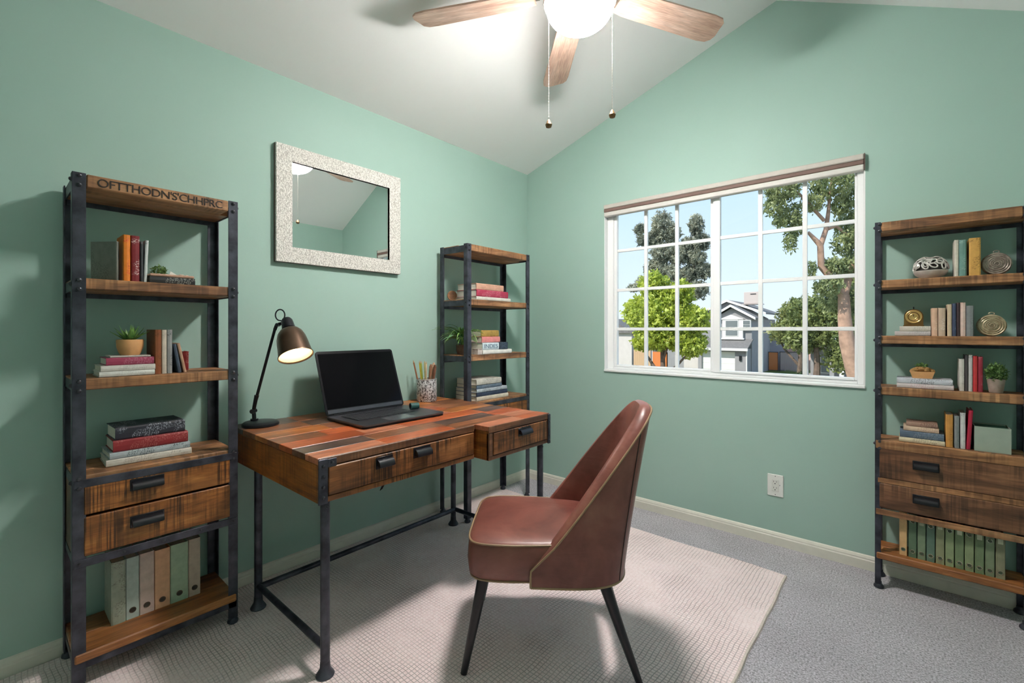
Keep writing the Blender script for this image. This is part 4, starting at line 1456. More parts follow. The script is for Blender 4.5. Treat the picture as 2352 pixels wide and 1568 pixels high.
def leaf_mat(name, dark, light, trans=.25, scale=40):
    k = N(name)
    v = k.coords()
    c = k.ramp(k.noise(v, scale, 2), [(.32, dark), (.68, light)])
    p = k.pbr(c, .45, 0, None, spec=.4)
    if trans:
        t = k.n('BsdfTranslucent'); k.l(c, t.inputs[0])
        mx = k.n('MixShader'); mx.inputs[0].default_value = trans
        k.l(p.outputs[0], mx.inputs[1]); k.l(t.outputs[0], mx.inputs[2])
        k.l(mx.outputs[0], k.out.inputs[0])
    return k.m
L_succ = leaf_mat('succulent_leaf', C(58, 110, 50), C(140, 180, 92), .15)
L_fern = leaf_mat('fern_leaf', C(90, 150, 74), C(178, 212, 126), .25)
L_herb = leaf_mat('herb_leaf', C(72, 112, 56), C(150, 180, 110), .2, 90)
M_soil = plain('soil', C(66, 48, 38), .95, var=.3, vs=90, bump=.8, bs=150)
M_terra = plain('terracotta', C(212, 158, 104), .6, var=.08)
# succulent in terracotta pot
sc_ = thing('potted_succulent', 'spiky green succulent in a peach clay pot on the book stack', 'plant', (.190, -2.530, RUGZ + 1.0155 + .0712))
m = MB(); m.lathe([(.0, 0), (.028, 0), (.033, .01), (.0385, .03), (.0395, .052), (.0385, .056), (.0355, .056), (.035, .046), (0, .046)], 30)
m.build('pot', M_terra, sc_, True)
MB().lathe([(.0, .0495), (.02, .0485), (.0345, .0465)], 20).build('soil', M_soil, sc_, True)
rnd = random.Random(5)
for i in range(24):
    a = 2 * math.pi * i / 24 * 2.618
    ring = i / 24
    up0 = R(72 - 42 * ring + rnd.uniform(-8, 8))
    ln = .052 + .016 * rnd.random()
    m = MB(); m.add(*leaf_strip((.006 * math.cos(a), .006 * math.sin(a), .048), (math.cos(a), math.sin(a), 0), ln, .0065, R(rnd.uniform(-10, 25)), up0, 6, .55))
    m.build('leaf', L_succ, sc_, True)
# sandy tray with moss tuft, on the black book
tr = thing('plant_tray', 'sandy wooden tray with a tuft of moss on the black book', 'tray', LS.world(-2.483, .243, RUGZ + 1.3485 + .026), R(90))
MB().box(0, .138, 0, .11, 0, .010, .003).build('tray', plain('pink_sand', C(190, 150, 128), .9, var=.15, vs=120, bump=.8, bs=200), tr)
def tuft(parent, c, r, h, n, mat, name='foliage', ls=.006, seed=1):
    rn = random.Random(seed)
    m = MB()
    for i in range(n):
        a = rn.uniform(0, 2 * math.pi); rr = r * math.sqrt(rn.random()); zz = h * rn.random() ** .8 * (1 - .45 * (rr / r) ** 2)
        p = Vector((c[0] + rr * math.cos(a), c[1] + rr * math.sin(a), c[2] + zz))
        v, f = leaf_strip(p, (rn.uniform(-1, 1), rn.uniform(-1, 1), 0), ls * rn.uniform(.8, 1.5), ls * .36, R(-20), R(rn.uniform(-10, 80)), 2, .3)
        m.add(v, f)
    o = m.build(name, mat, parent)
    o['kind'] = 'stuff'
    return o
tuft(tr, (.034, .04, .008), .024, .036, 130, L_herb, 'moss_tuft', .010, 4)
for (x, y, s) in ((.098, .02, .006), (.108, .035, .007), (.118, .022, .005), (.090, .04, .005), (.125, .04, .006)):
    MB().lathe([(0, 0), (s, .001), (s * 1.1, s * .5), (s * .5, s * .9), (0, s)], 9, Matrix.Translation((x, y, .0095))).build('pebble', plain('pebble', C(206, 188, 172), .7), tr, True)
MB().prism([(.062, .010), (.088, .0102), (.066, .024)], .018, .0195, 'Y').build('paper_shard', plain('paper_white', C(232, 228, 220), .7), tr)
# trailing fern in the corner bookcase
fp = thing('potted_fern', 'leafy green fern in a rough brown pot on the corner bookcase', 'plant', (.155, -.850, RUGZ + 1.0205))
m = MB(); m.lathe([(0, 0), (.036, 0), (.044, .02), (.047, .058), (.044, .062), (.040, .058), (0, .052)], 22)
m.build('pot', plain('bark_brown', C(110, 84, 70), .9, var=.35, vs=40, bump=1.0, bs=70), fp, True)
MB().lathe([(0, .0565), (.03, .056), (.040, .0545)], 16).build('soil', M_soil, fp, True)
rnd = random.Random(21)
for i in range(64):
    a = rnd.uniform(-3.3, 0.55)
    ln = rnd.uniform(.15, .26) * (1 - .7 * max(0, math.sin(a)))
    m = MB(); m.add(*leaf_strip((rnd.uniform(-.012, .012), rnd.uniform(-.012, .012), .055), (math.cos(a), math.sin(a), 0), ln, .0085, R(-rnd.uniform(90, 150)), R(rnd.uniform(60, 88)), 8, .3))
    m.build('frond', L_fern, fp, True)
for (dx, dy, ln, w) in ((.45, -1, .25, .030), (.1, -1, .20, .020)):
    m = MB(); m.add(*leaf_strip((0, -.01, .07), (dx, dy, 0), ln, w, R(-70), R(38), 10, .25))
    m.build('broad_leaf', leaf_mat('broad_leaf', C(70, 128, 76), C(150, 190, 140), .15), fp, True)
# openwork silver bowl
sb = thing('openwork_ornament', 'silver openwork lattice bowl at the left of the teal book', 'ornament', (2.404, -.095, 1.4175))
M_silv = plain('aged_silver', C(214, 208, 202), .35, .35, var=.15, bump=.2)
rx, rz_ = .060, .047
m = MB(); m.lathe([(0, 0), (.030, 0), (.034, .004), (.052, .018), (.0595, .034), (.0575, .036), (.050, .022), (.03, .008), (0, .006)], 30)
m.build('bowl_base', M_silv, sb, True)
rnd = random.Random(9)
lat = MB()
for i in range(38):
    th = rnd.uniform(0, 2 * math.pi); ph = R(rnd.uniform(8, 78))
    n_ = Vector((math.cos(th) * math.cos(ph), math.sin(th) * math.cos(ph), math.sin(ph)))
    a1 = n_.cross(Vector((0, 0, 1))).normalized(); a2 = n_.cross(a1)
    rr = rnd.uniform(.20, .34); rot = rnd.uniform(0, 3)
    pts = []
    for q in range(14):
        t = 2 * math.pi * q / 14
        e1 = rr * math.cos(t); e2 = rr * .62 * math.sin(t)
        d = (n_ + a1 * (e1 * math.cos(rot) - e2 * math.sin(rot)) + a2 * (e1 * math.sin(rot) + e2 * math.cos(rot))).normalized()
        pinch = 1 - .16 * max(0, d.z) * math.exp(-((d.x) / .28) ** 2)
        pts.append(Vector((d.x * rx, d.y * rx * .95, .042 + d.z * (.062 if d.z > 0 else rz_) * pinch)))
    lat.ring(pts, .0029, 5)
lo = lat.build('lattice', M_silv, sb, True)
MB().lathe([(0, .010), (.036, .016), (.050, .036), (.048, .058), (.034, .078), (0, .086)], 20).build('painted_shade_core', plain('core_shade_dark', C(54, 46, 42), .8, bump=0), sb, True)  # added dark core, its colour stands in for shade inside the lattice holes
# coiled discs
def coil(label, x, z, r, cols, seed):
    t = thing('coiled_disc', label, 'ornament', (x, -.118, z), 0)
    k = N('coil_' + str(seed))
    c1, c2 = cols
    vv = k.coords(rand=False)
    c = k.ramp(k.noise(vv, 60, 3), [(.3, c1), (.7, c2)])
    k.pbr(c, .4, .25, k.bump(k.noise(vv, 140, 2), .3, .001))
    Mx = Matrix.Translation((0, 0, r)) @ Matrix.Rotation(R(90), 4, 'X')
    MB().lathe([(0, -.020), (r * .9, -.020), (r * .97, -.014), (r, -.004), (r * .98, .006), (r * .9, .010), (0, .010)], 32, Mx).build('case', k.m, t, True)
    for i, q in enumerate((.88, .72, .56)):
        MB().ring([(r * q * math.cos(a), -.011, r + r * q * math.sin(a)) for a in [2 * math.pi * j / 30 for j in range(30)]], r * .05, 6).build('coil', k.m, t, True)
    pts = []
    for j in range(60):
        a = j * .32; q = r * .46 * (1 - j / 66)
        pts.append((q * math.cos(a), -.011 - .003 * j / 60, r + q * math.sin(a)))
    MB().tube(pts, r * .045, 6).build('spiral', k.m, t, True)
    MB().ring([(.009 * math.cos(a), -.002, 2 * r + .004 + .005 * math.sin(a)) for a in [2 * math.pi * j / 14 for j in range(14)]], .0016, 6).build('loop', k.m, t, True)
coil('grey-brown round coiled disc on the right bookcase top shelf', 2.606, 1.4175, .0465, (C(104, 88, 80), C(186, 172, 158)), 1)
coil('cream round coiled disc beside the grey ribbed book', 2.592, 1.1625, .0455, (C(136, 116, 88), C(206, 192, 160)), 2)
# gold clock
gc = thing('mantel_clock', 'small arched gold clock on two flat books', 'clock', (2.347, -.100, 1.1625 + .0436))
M_gold = plain('dark_gold', C(124, 92, 52), .32, .6, var=.15)
M_gold2 = plain('bright_gold', C(206, 172, 108), .3, .55, var=.15)
arch = [(-.033, .004), (.033, .004)] + [(.033 * math.cos(a), .044 + .033 * math.sin(a)) for a in [math.pi * j / 14 for j in range(15)]]
MB().prism(arch, -.022, .022, 'Y').build('case', M_gold, gc)
MB().box(-.036, .036, -.025, .025, 0, .0045, .001).build('plinth', M_gold, gc)
for q, mm in ((.027, M_gold2), (.019, M_gold), (.012, M_gold2)):
    MB().ring([(q * math.cos(a), -.0225, .043 + q * math.sin(a)) for a in [2 * math.pi * j / 28 for j in range(28)]], .0026, 6).build('dial_ring', mm, gc, True)
MB().lathe([(0, 0), (.026, 0), (.026, .001), (0, .001)], 24, Matrix.Translation((0, -.022, .043)) @ Matrix.Rotation(R(90), 4, 'X')).build('dial', M_gold2, gc)
MB().box(-.001, .001, -.0245, -.0232, .043, .056).build('hand', M_black, gc)
MB().tube([(0, 0, .076), (0, 0, .088)], .0025, 8).build('knob', M_black, gc, True)
# terracotta planter with dried moss
tp = thing('clay_planter', 'oblong clay planter of dried husks on two flat books', 'plant', (2.376, -.102, .9285 + .0436))
m = MB()
base = [(-.033, -.022), (.033, -.022), (.033, .022), (-.033, .022)]
top = [(-.042, -.028), (.042, -.028), (.042, .028), (-.042, .028)]
vs = [(x, y, 0) for x, y in base] + [(x, y, .030) for x, y in top] + [(x * .9, y * .87, .030) for x, y in top] + [(x * .88, y * .85, .022) for x, y in top]
fs = [(3, 2, 1, 0)]
for lvl in range(3):
    for i in range(4):
        j = (i + 1) % 4
        fs.append((lvl * 4 + i, lvl * 4 + j, lvl * 4 + 4 + j, lvl * 4 + 4 + i))
fs.append((12, 13, 14, 15))
m.add(vs, fs); m.build('pot', M_terra, tp)
M_husk = plain('dried_husk', C(164, 122, 72), .8, var=.3, vs=70, bump=.8, bs=130)
rnd = random.Random(4)
for i in range(9):
    x = -.030 + .0075 * i; s = rnd.uniform(.012, .016)
    q = MB(); q.lathe([(0, 0), (s * .8, .003), (s, .010), (s * .75, .019), (0, .023)], 10, Matrix.Translation((x, rnd.uniform(-.012, .008), .020 + .012 * math.sin(math.pi * i / 8))))
    q.build('husk', M_husk, tp, True)
tuft(tp, (-.002, 0, .048), .020, .018, 90, L_herb, 'sprouts', .008, 8)
# grey pot with leafy herb
gp = thing('potted_herb', 'bushy green herb in a weathered grey pot', 'plant', (2.604, -.130, .9285))
m = MB(); m.lathe([(0, 0), (.019, 0), (.021, .004), (.0275, .052), (.0285, .056), (.026, .058), (.0245, .052), (0, .048)], 26)
m.build('pot', plain('weathered_pot', C(160, 142, 132), .85, var=.25, vs=25, bump=.5), gp, True)
MB().lathe([(0, .0525), (.0245, .0505)], 16).build('soil', M_soil, gp, True)
tuft(gp, (0, 0, .052), .032, .070, 420, L_herb, 'foliage', .011, 6)

# ------------------------------------------------------------------ outside: houses, gates, trees
M_stucco = plain('grey_stucco', C(150, 148, 150), .9, var=.06, vs=2, bump=.4, bs=20)
M_stucco_l = plain('pale_stucco', C(206, 198, 194), .9, var=.04, vs=2, bump=.3, bs=20)
M_white_o = plain('white_fascia', C(226, 224, 220), .6, var=.03, bump=0)
M_shing = plain('grey_shingle', C(116, 112, 110), .9, var=.18, vs=6, bump=.5, bs=12)
M_dkglass = plain('house_glass', C(120, 126, 128), .15, 0, var=.1, bump=0)
M_ac = plain('cooler_metal', C(196, 182, 176), .6, var=.05, bump=0)
def make_house():
    root = thing('house', 'grey two-storey house with white gable trim across the yard', 'house', (-9.0, 38.0, GZ))
    # local: x right, y away, z up from ground; eye height about 3.74 above ground
    zg = 0.0
    def Z(w): return w - GZ
    up = root
    # main upper volume, right side wall recedes
    MB().box(-2.6, 1.62, .35, 9.0, zg, Z(2.15)).build('wall', M_stucco, root)
    MB().box(-6.2, -2.6, 2.0, 9.0, zg, Z(2.0)).build('wall', M_stucco, root)
    # gable fronts
    MB().prism([(-1.45, Z(2.1)), (1.62, Z(2.1)), (.08, Z(3.0))], .34, .5, 'Y').build('gable', M_stucco, root)
    MB().prism([(-2.6, Z(2.15)), (1.6, Z(2.15)), (1.6, Z(2.6)), (-.75, Z(3.62)), (-2.6, Z(2.9))], 2.2, 2.4, 'Y').build('gable', M_stucco, root)
    # roofs
    m = MB(); m.prism([(-1.75, Z(2.05)), (.08, Z(3.16)), (1.95, Z(2.05)), (1.95, Z(2.17)), (.08, Z(3.29)), (-1.75, Z(2.17))], .0, 4.6, 'Y')
    m.build('roof', M_shing, root)
    m = MB(); m.prism([(-3.2, Z(2.55)), (-.75, Z(3.70)), (2.3, Z(2.50)), (2.3, Z(2.62)), (-.75, Z(3.83)), (-3.2, Z(2.67))], 1.9, 9.5, 'Y')
    m.build('roof', M_shing, root)
    # white fascia
    def fascia(pts, y0):
        for (x0, z0), (x1, z1) in zip(pts[:-1], pts[1:]):
            q = MB(); q.prism([(x0, z0), (x1, z1), (x1, z1 - .20), (x0, z0 - .20)], y0 - .08, y0, 'Y')
            q.build('fascia', M_white_o, root)
    fascia([(-1.78, Z(2.19)), (.08, Z(3.30)), (1.98, Z(2.19))], .0)
    fascia([(-3.23, Z(2.69)), (-.75, Z(3.84)), (2.33, Z(2.64))], 1.9)
    # window bay
    MB().box(-.6, 1.0, .1, .36, Z(.45), Z(2.12)).build('bay_trim', M_white_o, root)
    q = MB(); q.prism([(-.9, Z(2.05)), (1.1, Z(2.05)), (.08, Z(2.45))], .05, .36, 'Y'); q.build('pediment', M_white_o, root)
    for (x0, x1, z0, z1) in ((-.31, .60, .71, 1.94), (1.04, 1.54, 1.30, 1.93)):
        w = MB().box(x0 - .06, x1 + .06, .06, .34, Z(z0) - .06, Z(z1) + .06).build('window', M_white_o, root)
        MB().box(x0, x1, .04, .07, Z(z0), Z((z0 + z1) / 2) - .02).build('pane', M_dkglass, w)
        MB().box(x0, x1, .04, .07, Z((z0 + z1) / 2) + .02, Z(z1)).build('pane', M_dkglass, w)
    MB().box(-.7, 1.1, .0, .36, Z(.38), Z(.50)).build('window_sill', M_white_o, root)
    # garage skirt roof and garage
    m = MB(); m.prism([(-1.4, Z(-.30)), (.35, Z(.42)), (.45, Z(.42)), (.45, Z(.34)), (-1.4, Z(-.42))], -2.2, 1.72, 'X')
    m.build('skirt_roof', M_shing, root)
    MB().box(-2.25, 1.75, -1.5, -1.4, Z(-.50), Z(-.30)).build('fascia', M_white_o, root)
    MB().box(.72, 1.55, -1.1, .35, zg, Z(-.36)).build('wall', M_stucco, root)
    MB().box(-2.2, .72, -1.1, .35, Z(-.62), Z(-.36)).build('wall', M_stucco, root)
    MB().box(-2.2, -1.9, -1.1, .35, zg, Z(-.62)).build('wall', M_stucco, root)
    gd = MB().box(-1.9, .72, -.95, -.85, zg, Z(-.62)).build('garage_door', plain('garage_white', C(232, 230, 224), .6, var=.02, bump=0), root)
    for i in range(1, 4):
        MB().box(-1.9, .72, -.955, -.95, zg + 1.93 * i / 4 - .01, zg + 1.93 * i / 4 + .01).build('door_seam', plain('seam_grey', C(190, 190, 186), .7, bump=0), gd)
    MB().box(1.55, 1.62, -1.15, -1.0, zg, Z(-.36)).build('downpipe', M_white_o, root)
    MB().box(1.05, 1.22, -1.2, -1.1, Z(-1.3), Z(-.9)).build('wall_lantern', M_black, root)
make_house()
ac = thing('rooftop_cooler', 'boxy beige evaporative cooler on the house roof', 'cooler', (-7.95, 41.2, GZ))
MB().box(-.62, .62, -.5, .5, 6.02, 7.02, .02).build('cabinet', M_ac, ac)
for x in (-.55, .55):
    for y in (-.4, .4):
        MB().box(x - .04, x + .04, y - .04, y + .04, 5.63, 6.02).build('leg', M_ac, ac)
MB().box(-.75, .75, -.62, .62, 5.93, 6.0).build('platform', M_ac, ac)
MB().box(-.1, .35, -.53, -.5, 6.8, 6.86).build('vent_slot', M_black, ac)

# neighbouring walls
def yard_wall(name, label, x0, x1, y, h, mat, th=.25, cat='wall'):
    t = thing(name, label, cat, (x0, y, GZ))
    MB().box(0, x1 - x0, 0, th, 0, h).build('wall_panel', mat, t)
    MB().box(-.04, x1 - x0 + .04, -.04, th + .04, h, h + .08).build('coping', mat, t)
    return t
nh = thing('neighbour_house', 'pale grey stucco house wall at the far left of the window', 'house', (-24.0, 40.0, GZ))
MB().box(0, 5.2, 0, 7, 0, 3.4).build('wall', M_stucco_l, nh)
MB().prism([(-.4, 3.4), (5.6, 3.4), (5.6, 3.55), (2.6, 4.9), (-.4, 3.55)], -.3, 7.3, 'Y').build('roof', M_shing, nh)
MB().box(-2.0, -.0, -.2, 1, 0, 3.0).build('wing_wall', M_stucco_l, nh)
yard_wall('garden_wall', 'cream low garden wall behind the bright green tree', -13.4, -10.7, 39.6, 1.55, M_stucco_l)
fw_ = thing('board_fence', 'tan wooden board fence left of the bright green tree', 'fence', (-18.6, 40.0, GZ))
for i in range(9):
    MB().box(i * .2, i * .2 + .19, 0, .03, 0, 1.75 + .02 * (i % 2)).build('board', plain('tan_board', C(200, 166, 132), .8, var=.1), fw_)
og2 = thing('orange_gate', 'orange door panel behind the bright green tree trunk', 'gate', (-16.6, 40.0, GZ))
MB().box(0, 1.5, 0, .06, .05, 1.6).build('panel', plain('orange_paint', C(214, 124, 66), .7, var=.06), og2)
MB().box(-.08, 0, -.02, .08, 0, 1.75).build('gate_post', M_stucco_l, og2)
# side wall of the house and gates at the right
yard_wall('side_wall', 'lavender-grey stucco side wall right of the garage', -8.3, -6.2, 45.0, 3.4, plain('lavender_stucco', C(166, 160, 168), .9, var=.05, vs=2, bump=.4, bs=20))
yard_wall('gate_pier', 'beige gate pier left of the orange gate', -7.80, -7.40, 47.2, 1.95, M_stucco_l)
og = thing('garden_gate', 'orange garden gate between the house and the taupe gate', 'gate', (-7.3, 44.0, GZ))
MB().box(0, .72, 0, .05, .1, 1.68).build('panel', plain('orange_paint', C(214, 124, 66), .7, var=.06), og)
MB().box(-.04, 0, -.02, .07, 0, 1.74).build('gate_post', M_iron, og)
MB().box(.72, .76, -.02, .07, 0, 1.74).build('gate_post', M_iron, og)
MB().box(0, .72, -.02, .07, 1.68, 1.74).build('gate_rail', M_iron, og)
tg = thing('driveway_gate', 'taupe ribbed driveway gate right of the orange gate', 'gate', (-6.45, 44.0, GZ))
for i in range(14):
    MB().box(.08 + i * .148, .08 + i * .148 + .142, 0, .04, .15, 1.72).build('board', plain('taupe_board', C(178, 158, 152), .8, var=.06), tg)
for x in (0, 2.16):
    MB().box(x, x + .06, -.03, .08, 0, 1.78).build('gate_post', M_iron, tg)
MB().box(.06, 2.16, -.02, .06, 1.72, 1.78).build('gate_rail', M_iron, tg)
sh_ = thing('domed_shed', 'pink arched shed roof behind the taupe gate', 'shed', (-5.2, 47.0, GZ))
MB().prism([(-1.5, 0), (1.5, 0), (1.5, 1.9)] + [(1.5 * math.cos(a), 1.9 + .75 * math.sin(a)) for a in [math.pi * j / 14 for j in range(1, 14)]] + [(-1.5, 1.9)], 0, 2.4, 'Y').build('body', plain('pink_stucco', C(214, 172, 158), .9, var=.08), sh_)
MB().prism([(1.62 * math.cos(a), 1.9 + .85 * math.sin(a)) for a in [math.pi * j / 14 for j in range(15)]] + [(1.5 * math.cos(a), 1.9 + .76 * math.sin(a)) for a in [math.pi * j / 14 for j in range(14, -1, -1)]], -.2, 2.6, 'Y').build('roof', plain('pink_tile', C(206, 150, 134), .9, var=.12), sh_)
# shaded porch at the right
po = thing('porch', 'shaded grey porch with white columns behind the big trunk', 'porch', (-2.6, 30.5, GZ))
MB().box(0, 4.6, 2.6, 2.9, 0, 2.7).build('back_wall', M_stucco, po)
MB().box(-.3, 4.9, -.4, 3.0, 2.55, 2.75).build('roof_slab', M_shing, po)
MB().box(-.2, 4.8, -.2, 2.6, -.05, .12).build('floor_slab', M_stucco, po)
for x in (.15, 1.45, 1.93, 4.3):
    MB().box(x - .11, x + .11, -.11, .11, .12, 2.55).build('column', M_white_o if x > 1.5 else M_stucco, po)
w = MB().box(.55, 1.25, 2.55, 2.6, .9, 2.1).build('window', M_white_o, po)
MB().box(.6, 1.2, 2.53, 2.56, .95, 2.05).build('pane', M_dkglass, po.children[-1])

def leaf_cloud(name, mat, parent, blobs, size, seed, aspect=.5, droop=0.0):
    rs = np.random.RandomState(seed)
    P = []
    for (c, r, n) in blobs:
        d = rs.normal(size=(n, 3)); d /= np.linalg.norm(d, axis=1)[:, None]
        rad = rs.uniform(.35, 1.0, n) ** .55
        # clump modulation so the crown is uneven
        k1, k2, k3 = rs.uniform(2, 5, 3)
        rad *= .80 + .22 * np.sin(d[:, 0] * k1 * 3 + k2) * np.cos(d[:, 1] * k3 * 2 + d[:, 2] * k1 * 2)
        P.append(np.array(c) + d * rad[:, None] * np.array(r))
    P = np.concatenate(P)
    n = len(P)
    a = rs.normal(size=(n, 3)); a[:, 2] -= droop * 2.0; a /= np.linalg.norm(a, axis=1)[:, None]
    b = rs.normal(size=(n, 3)); b -= a * (a * b).sum(1)[:, None]; b /= np.linalg.norm(b, axis=1)[:, None]
    s = size * rs.uniform(.6, 1.4, n)[:, None]
    V = np.stack([P - a * s * .5, P + b * s * aspect * .5, P + a * s * .5, P - b * s * aspect * .5], 1).reshape(-1, 3)
    me = bpy.data.meshes.new(name)
    me.vertices.add(4 * n); me.vertices.foreach_set('co', V.astype('f').ravel())
    me.loops.add(4 * n); me.loops.foreach_set('vertex_index', np.arange(4 * n, dtype='i'))
    me.polygons.add(n)
    me.polygons.foreach_set('loop_start', np.arange(0, 4 * n, 4, dtype='i'))
    me.polygons.foreach_set('loop_total', np.full(n, 4, dtype='i'))
    me.update(calc_edges=True)
    me.materials.append(mat)
    o = bpy.data.objects.new(name, me)
    COL.objects.link(o)
    o.parent = parent
    o['kind'] = 'stuff'
    return o
M_bark = plain('grey_bark', C(110, 92, 80), .9, var=.3, vs=6, bump=.9, bs=14)
M_bark_p = plain('pink_bark', C(172, 138, 118), .9, var=.25, vs=5, bump=.9, bs=9)
def fol(name, d, l, t=.35, sc=1.2):
    return leaf_mat(name, d, l, t, sc)
# bright green tree
gt = thing('shade_tree', 'bright yellow-green leafy tree in the left window sash', 'tree', (-9.85, 26.2, GZ))
m = MB()
m.tube([(0, 0, 0), (.05, 0, 1.2), (.0, .05, 2.4), (.05, 0, 4.6)], [.22, .17, .14, .06], 10)
m.tube([(.03, 0, .5), (-.8, .2, 1.5), (-1.6, .3, 2.6)], [.13, .10, .05], 8)
m.tube([(.03, 0, .6), (.9, .1, 1.4), (1.8, 0, 2.4)], [.13, .09, .04], 8)
m.tube([(.03, 0, 1.6), (.5, -.3, 2.8), (1.0, -.4, 4.2)], [.09, .07, .03], 8)
m.build('trunk', M_bark, gt, True)
leaf_cloud('foliage', fol('lime_foliage', C(150, 168, 58), C(214, 222, 104), .35, 2.2), gt,
           [((-.2, 0, 4.7), (2.6, 2.2, 1.9), 9000), ((-.6, 0, 6.6), (1.2, 1.2, 1.2), 2600), ((1.2, 0, 6.0), (1.0, 1.0, 1.1), 1800), ((-1.7, .2, 5.0), (1.3, 1.3, 1.2), 2400), ((1.9, 0, 4.3), (1.4, 1.3, 1.1), 2600), ((0, 0, 3.2), (2.2, 1.8, 1.0), 4500), ((1.8, .1, 2.8), (1.2, 1.2, 1.0), 2200), ((-1.2, 0, 3.0), (1.0, 1.0, .9), 1600)], .26, 1)
# tall pine
pt_ = thing('pine_tree', 'tall dark grey-green pine behind the bright tree', 'tree', (-18.6, 51.5, GZ))
m = MB()
m.tube([(0, 0, 0), (.3, 0, 6), (-.5, 0, 12), (-1.6, 0, 18)], [.55, .45, .3, .12], 10)
m.tube([(.2, 0, 7), (1.8, .6, 11), (2.0, .6, 16)], [.25, .2, .08], 8)
m.tube([(0, 0, 6), (-2.5, -.5, 9), (-4.5, -.8, 10)], [.2, .15, .06], 8)
m.build('trunk', M_bark, pt_, True)
leaf_cloud('foliage', fol('pine_needles', C(112, 118, 104), C(196, 196, 172), .3, .7), pt_,
           [((-1.9, 0, 16.4), (1.5, 1.6, 2.2), 2600), ((-3.0, 0, 15.0), (1.3, 1.3, 1.3), 1300), ((-.7, 0, 15.4), (1.3, 1.3, 1.6), 1700), ((-1.6, 0, 13.2), (2.0, 1.8, 1.5), 2600), ((-2.6, .3, 11.6), (1.6, 1.5, 1.3), 1700), ((.2, 0, 12.6), (1.4, 1.3, 1.4), 1500), ((-.9, 0, 10.6), (1.9, 1.8, 1.3), 2200),
            ((2.0, .6, 16.0), (1.0, 1.1, 1.7), 1300), ((2.6, .6, 14.0), (1.2, 1.2, 1.3), 1300), ((1.0, .6, 13.8), (1.1, 1.2, 1.2), 1200), ((1.9, .6, 12.2), (1.5, 1.4, 1.2), 1700), ((2.9, .6, 10.6), (1.1, 1.2, 1.2), 1300), ((1.2, .6, 10.4), (1.4, 1.3, 1.2), 1500), ((2.2, .6, 8.4), (1.6, 1.4, 1.3), 1700),
            ((-4.4, -.8, 16.2), (.8, .9, 1.0), 700), ((-4.0, -.8, 14.8), (.9, .9, .9), 600), ((-3.4, -.5, 11.2), (.7, .8, 1.1), 500), ((-4.0, -.6, 9.8), (1.1, 1, .7), 800), ((-5.2, -.8, 9.0), (1.0, 1, .6), 700), ((-.5, 0, 8.4), (2.0, 1.9, 1.4), 1800)], .46, 2, .30)
# small olive tree and hedge
st = thing('olive_tree', 'round olive-green tree beside the grey house', 'tree', (-3.45, 34.3, GZ))
m = MB(); m.tube([(0, 0, 0), (.1, 0, 1.6), (0, 0, 4.2)], [.2, .15, .06], 8); m.tube([(.05, 0, 1.2), (-.9, 0, 2.4), (-1.3, 0, 3.4)], [.1, .07, .03], 8)
m.build('trunk', M_bark, st, True)
leaf_cloud('foliage', fol('olive_foliage', C(100, 112, 66), C(172, 174, 108), .3, 1.8), st,
           [((-.3, 0, 4.6), (1.2, 1.2, 1.5), 3800), ((-.4, 0, 3.6), (1.8, 1.5, 1.1), 4200), ((.8, 0, 4.0), (1.2, 1.2, 1.3), 3000), ((.2, 0, 3.1), (1.4, 1.1, .7), 1500)], .22, 3)
s2 = thing('leafy_tree', 'dense dark green tree in front of the porch', 'tree', (-1.3, 25.0, GZ))
m = MB(); m.tube([(0, 0, 0), (.1, 0, 1.8), (0, 0, 4.6)], [.2, .15, .05], 8)
m.build('trunk', M_bark, s2, True)
leaf_cloud('foliage', fol('deep_foliage', C(84, 100, 56), C(160, 168, 100), .3, 1.8), s2,
           [((-.1, 0, 4.4), (1.5, 1.3, 1.4), 4200), ((.9, 0, 3.6), (1.4, 1.3, 1.3), 3800), ((-.5, 0, 3.2), (1.1, 1.1, .8), 2200), ((1.6, .3, 5.6), (1.2, 1.1, 1.8), 3000), ((1.4, .2, 2.2), (1.3, 1.2, .8), 1600)], .20, 4)
# big pink-barked tree
bt = thing('eucalyptus_tree', 'large pale-barked tree with leaning trunk at the window right', 'tree', (1.1, 17.0, GZ))
ox, oy = 1.1, 17.0
def W(x, y, z): return (x - ox, y - oy, z - GZ)
m = MB()
m.tube([(.05, .2, 0), W(1.02, 17.1, -.9), W(.86, 17.0, -.2), W(.70, 16.9, .74), W(.64, 16.8, 1.56), W(.62, 16.8, 2.4)], [.30, .24, .23, .23, .20, .17], 14)
m.tube([W(.62, 16.8, 2.3), W(.35, 16.6, 2.9), W(.02, 16.3, 3.4), W(-.0, 16.25, 4.15), W(-.33, 16.0, 4.6)], [.14, .12, .11, .10, .05], 10)
m.tube([W(.0, 16.25, 4.1), W(.15, 16.4, 4.7), W(.21, 16.45, 5.3), W(.3, 16.5, 6.5)], [.09, .08, .06, .03], 10)
m.tube([W(.62, 16.8, 2.3), W(.8, 17.0, 3.3), W(1.0, 17.1, 4.0), W(1.5, 17.4, 5.5)], [.13, .11, .09, .04], 10)
m.tube([W(.18, 16.42, 4.7), W(.42, 16.62, 4.8), W(.8, 16.9, 4.4)], [.06, .05, .03], 8)
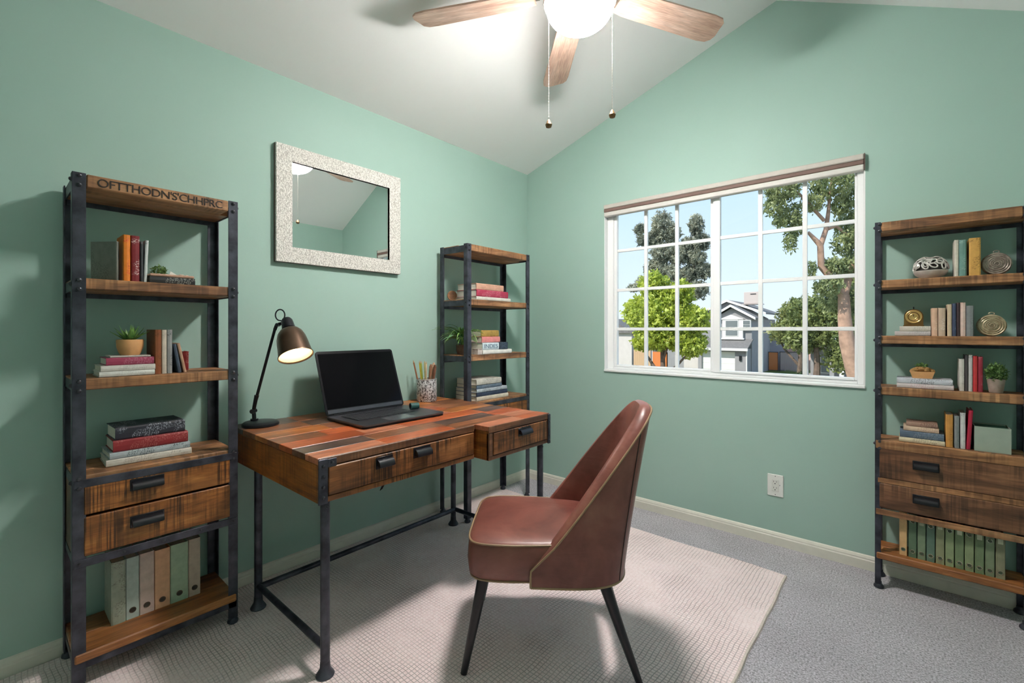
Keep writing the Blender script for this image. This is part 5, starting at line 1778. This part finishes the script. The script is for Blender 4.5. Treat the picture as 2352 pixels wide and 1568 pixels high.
m.tube([W(.1, 16.4, 5.0), W(-.6, 15.8, 6.0), W(-1.2, 15.3, 6.3)], [.06, .04, .02], 8)
m.build('trunk', M_bark_p, bt, True)
E_f = fol('eucalyptus_foliage', C(96, 112, 70), C(182, 188, 132), .35, 2.4)
leaf_cloud('foliage', E_f, bt,
           [(W(-1.0, 15.4, 6.1), (.75, .7, .65), 1500), (W(-1.2, 15.2, 5.5), (.45, .45, .45), 500), (W(-.75, 15.6, 5.2), (.4, .4, .5), 500), (W(-.80, 15.6, 4.3), (.28, .28, .5), 330), (W(.3, 16.4, 6.3), (1.0, .9, .7), 1900), (W(-.2, 16.1, 5.6), (.5, .5, .4), 500), (W(.55, 16.6, 5.5), (.4, .4, .45), 500), (W(-1.05, 15.35, 5.0), (.3, .3, .35), 280), (W(-.62, 15.75, 4.75), (.28, .28, .4), 300), (W(.55, 16.7, 4.2), (.35, .4, .5), 420), (W(.62, 17.6, 5.0), (.5, .5, .5), 700), (W(1.0, 17.5, 3.9), (.55, .5, .5), 800), (W(.3, 17.2, 2.2), (.6, .5, .5), 700), (W(.85, 17.3, 1.6), (.5, .5, .7), 600), (W(1.25, 17.6, .6), (.4, .5, .7), 420),
            (W(1.1, 17.0, 5.6), (.7, .7, 1.0), 1500), (W(1.0, 17.0, 4.4), (.5, .6, .6), 900), (W(.9, 17.0, 3.4), (.5, .6, .6), 900), (W(.35, 16.6, 3.4), (.45, .5, .4), 650), (W(.2, 16.4, 2.7), (.55, .5, .45), 800), (W(1.1, 17.1, 2.4), (.5, .5, .6), 700), (W(-.25, 16.1, 3.3), (.25, .3, .4), 200)], .15, 5, .38, .5)
# little bush by the gate
hb = thing('round_bush', 'small dark clipped bush by the taupe gate', 'bush', (-2.9, 31.6, GZ))
MB().tube([(0, 0, 0), (0, 0, .5)], .05, 8).build('stem', M_bark, hb)
leaf_cloud('foliage', fol('bush_foliage', C(44, 58, 34), C(84, 100, 56), .2, 3), hb, [((0, 0, .62), (.55, .5, .5), 1500)], .12, 6)
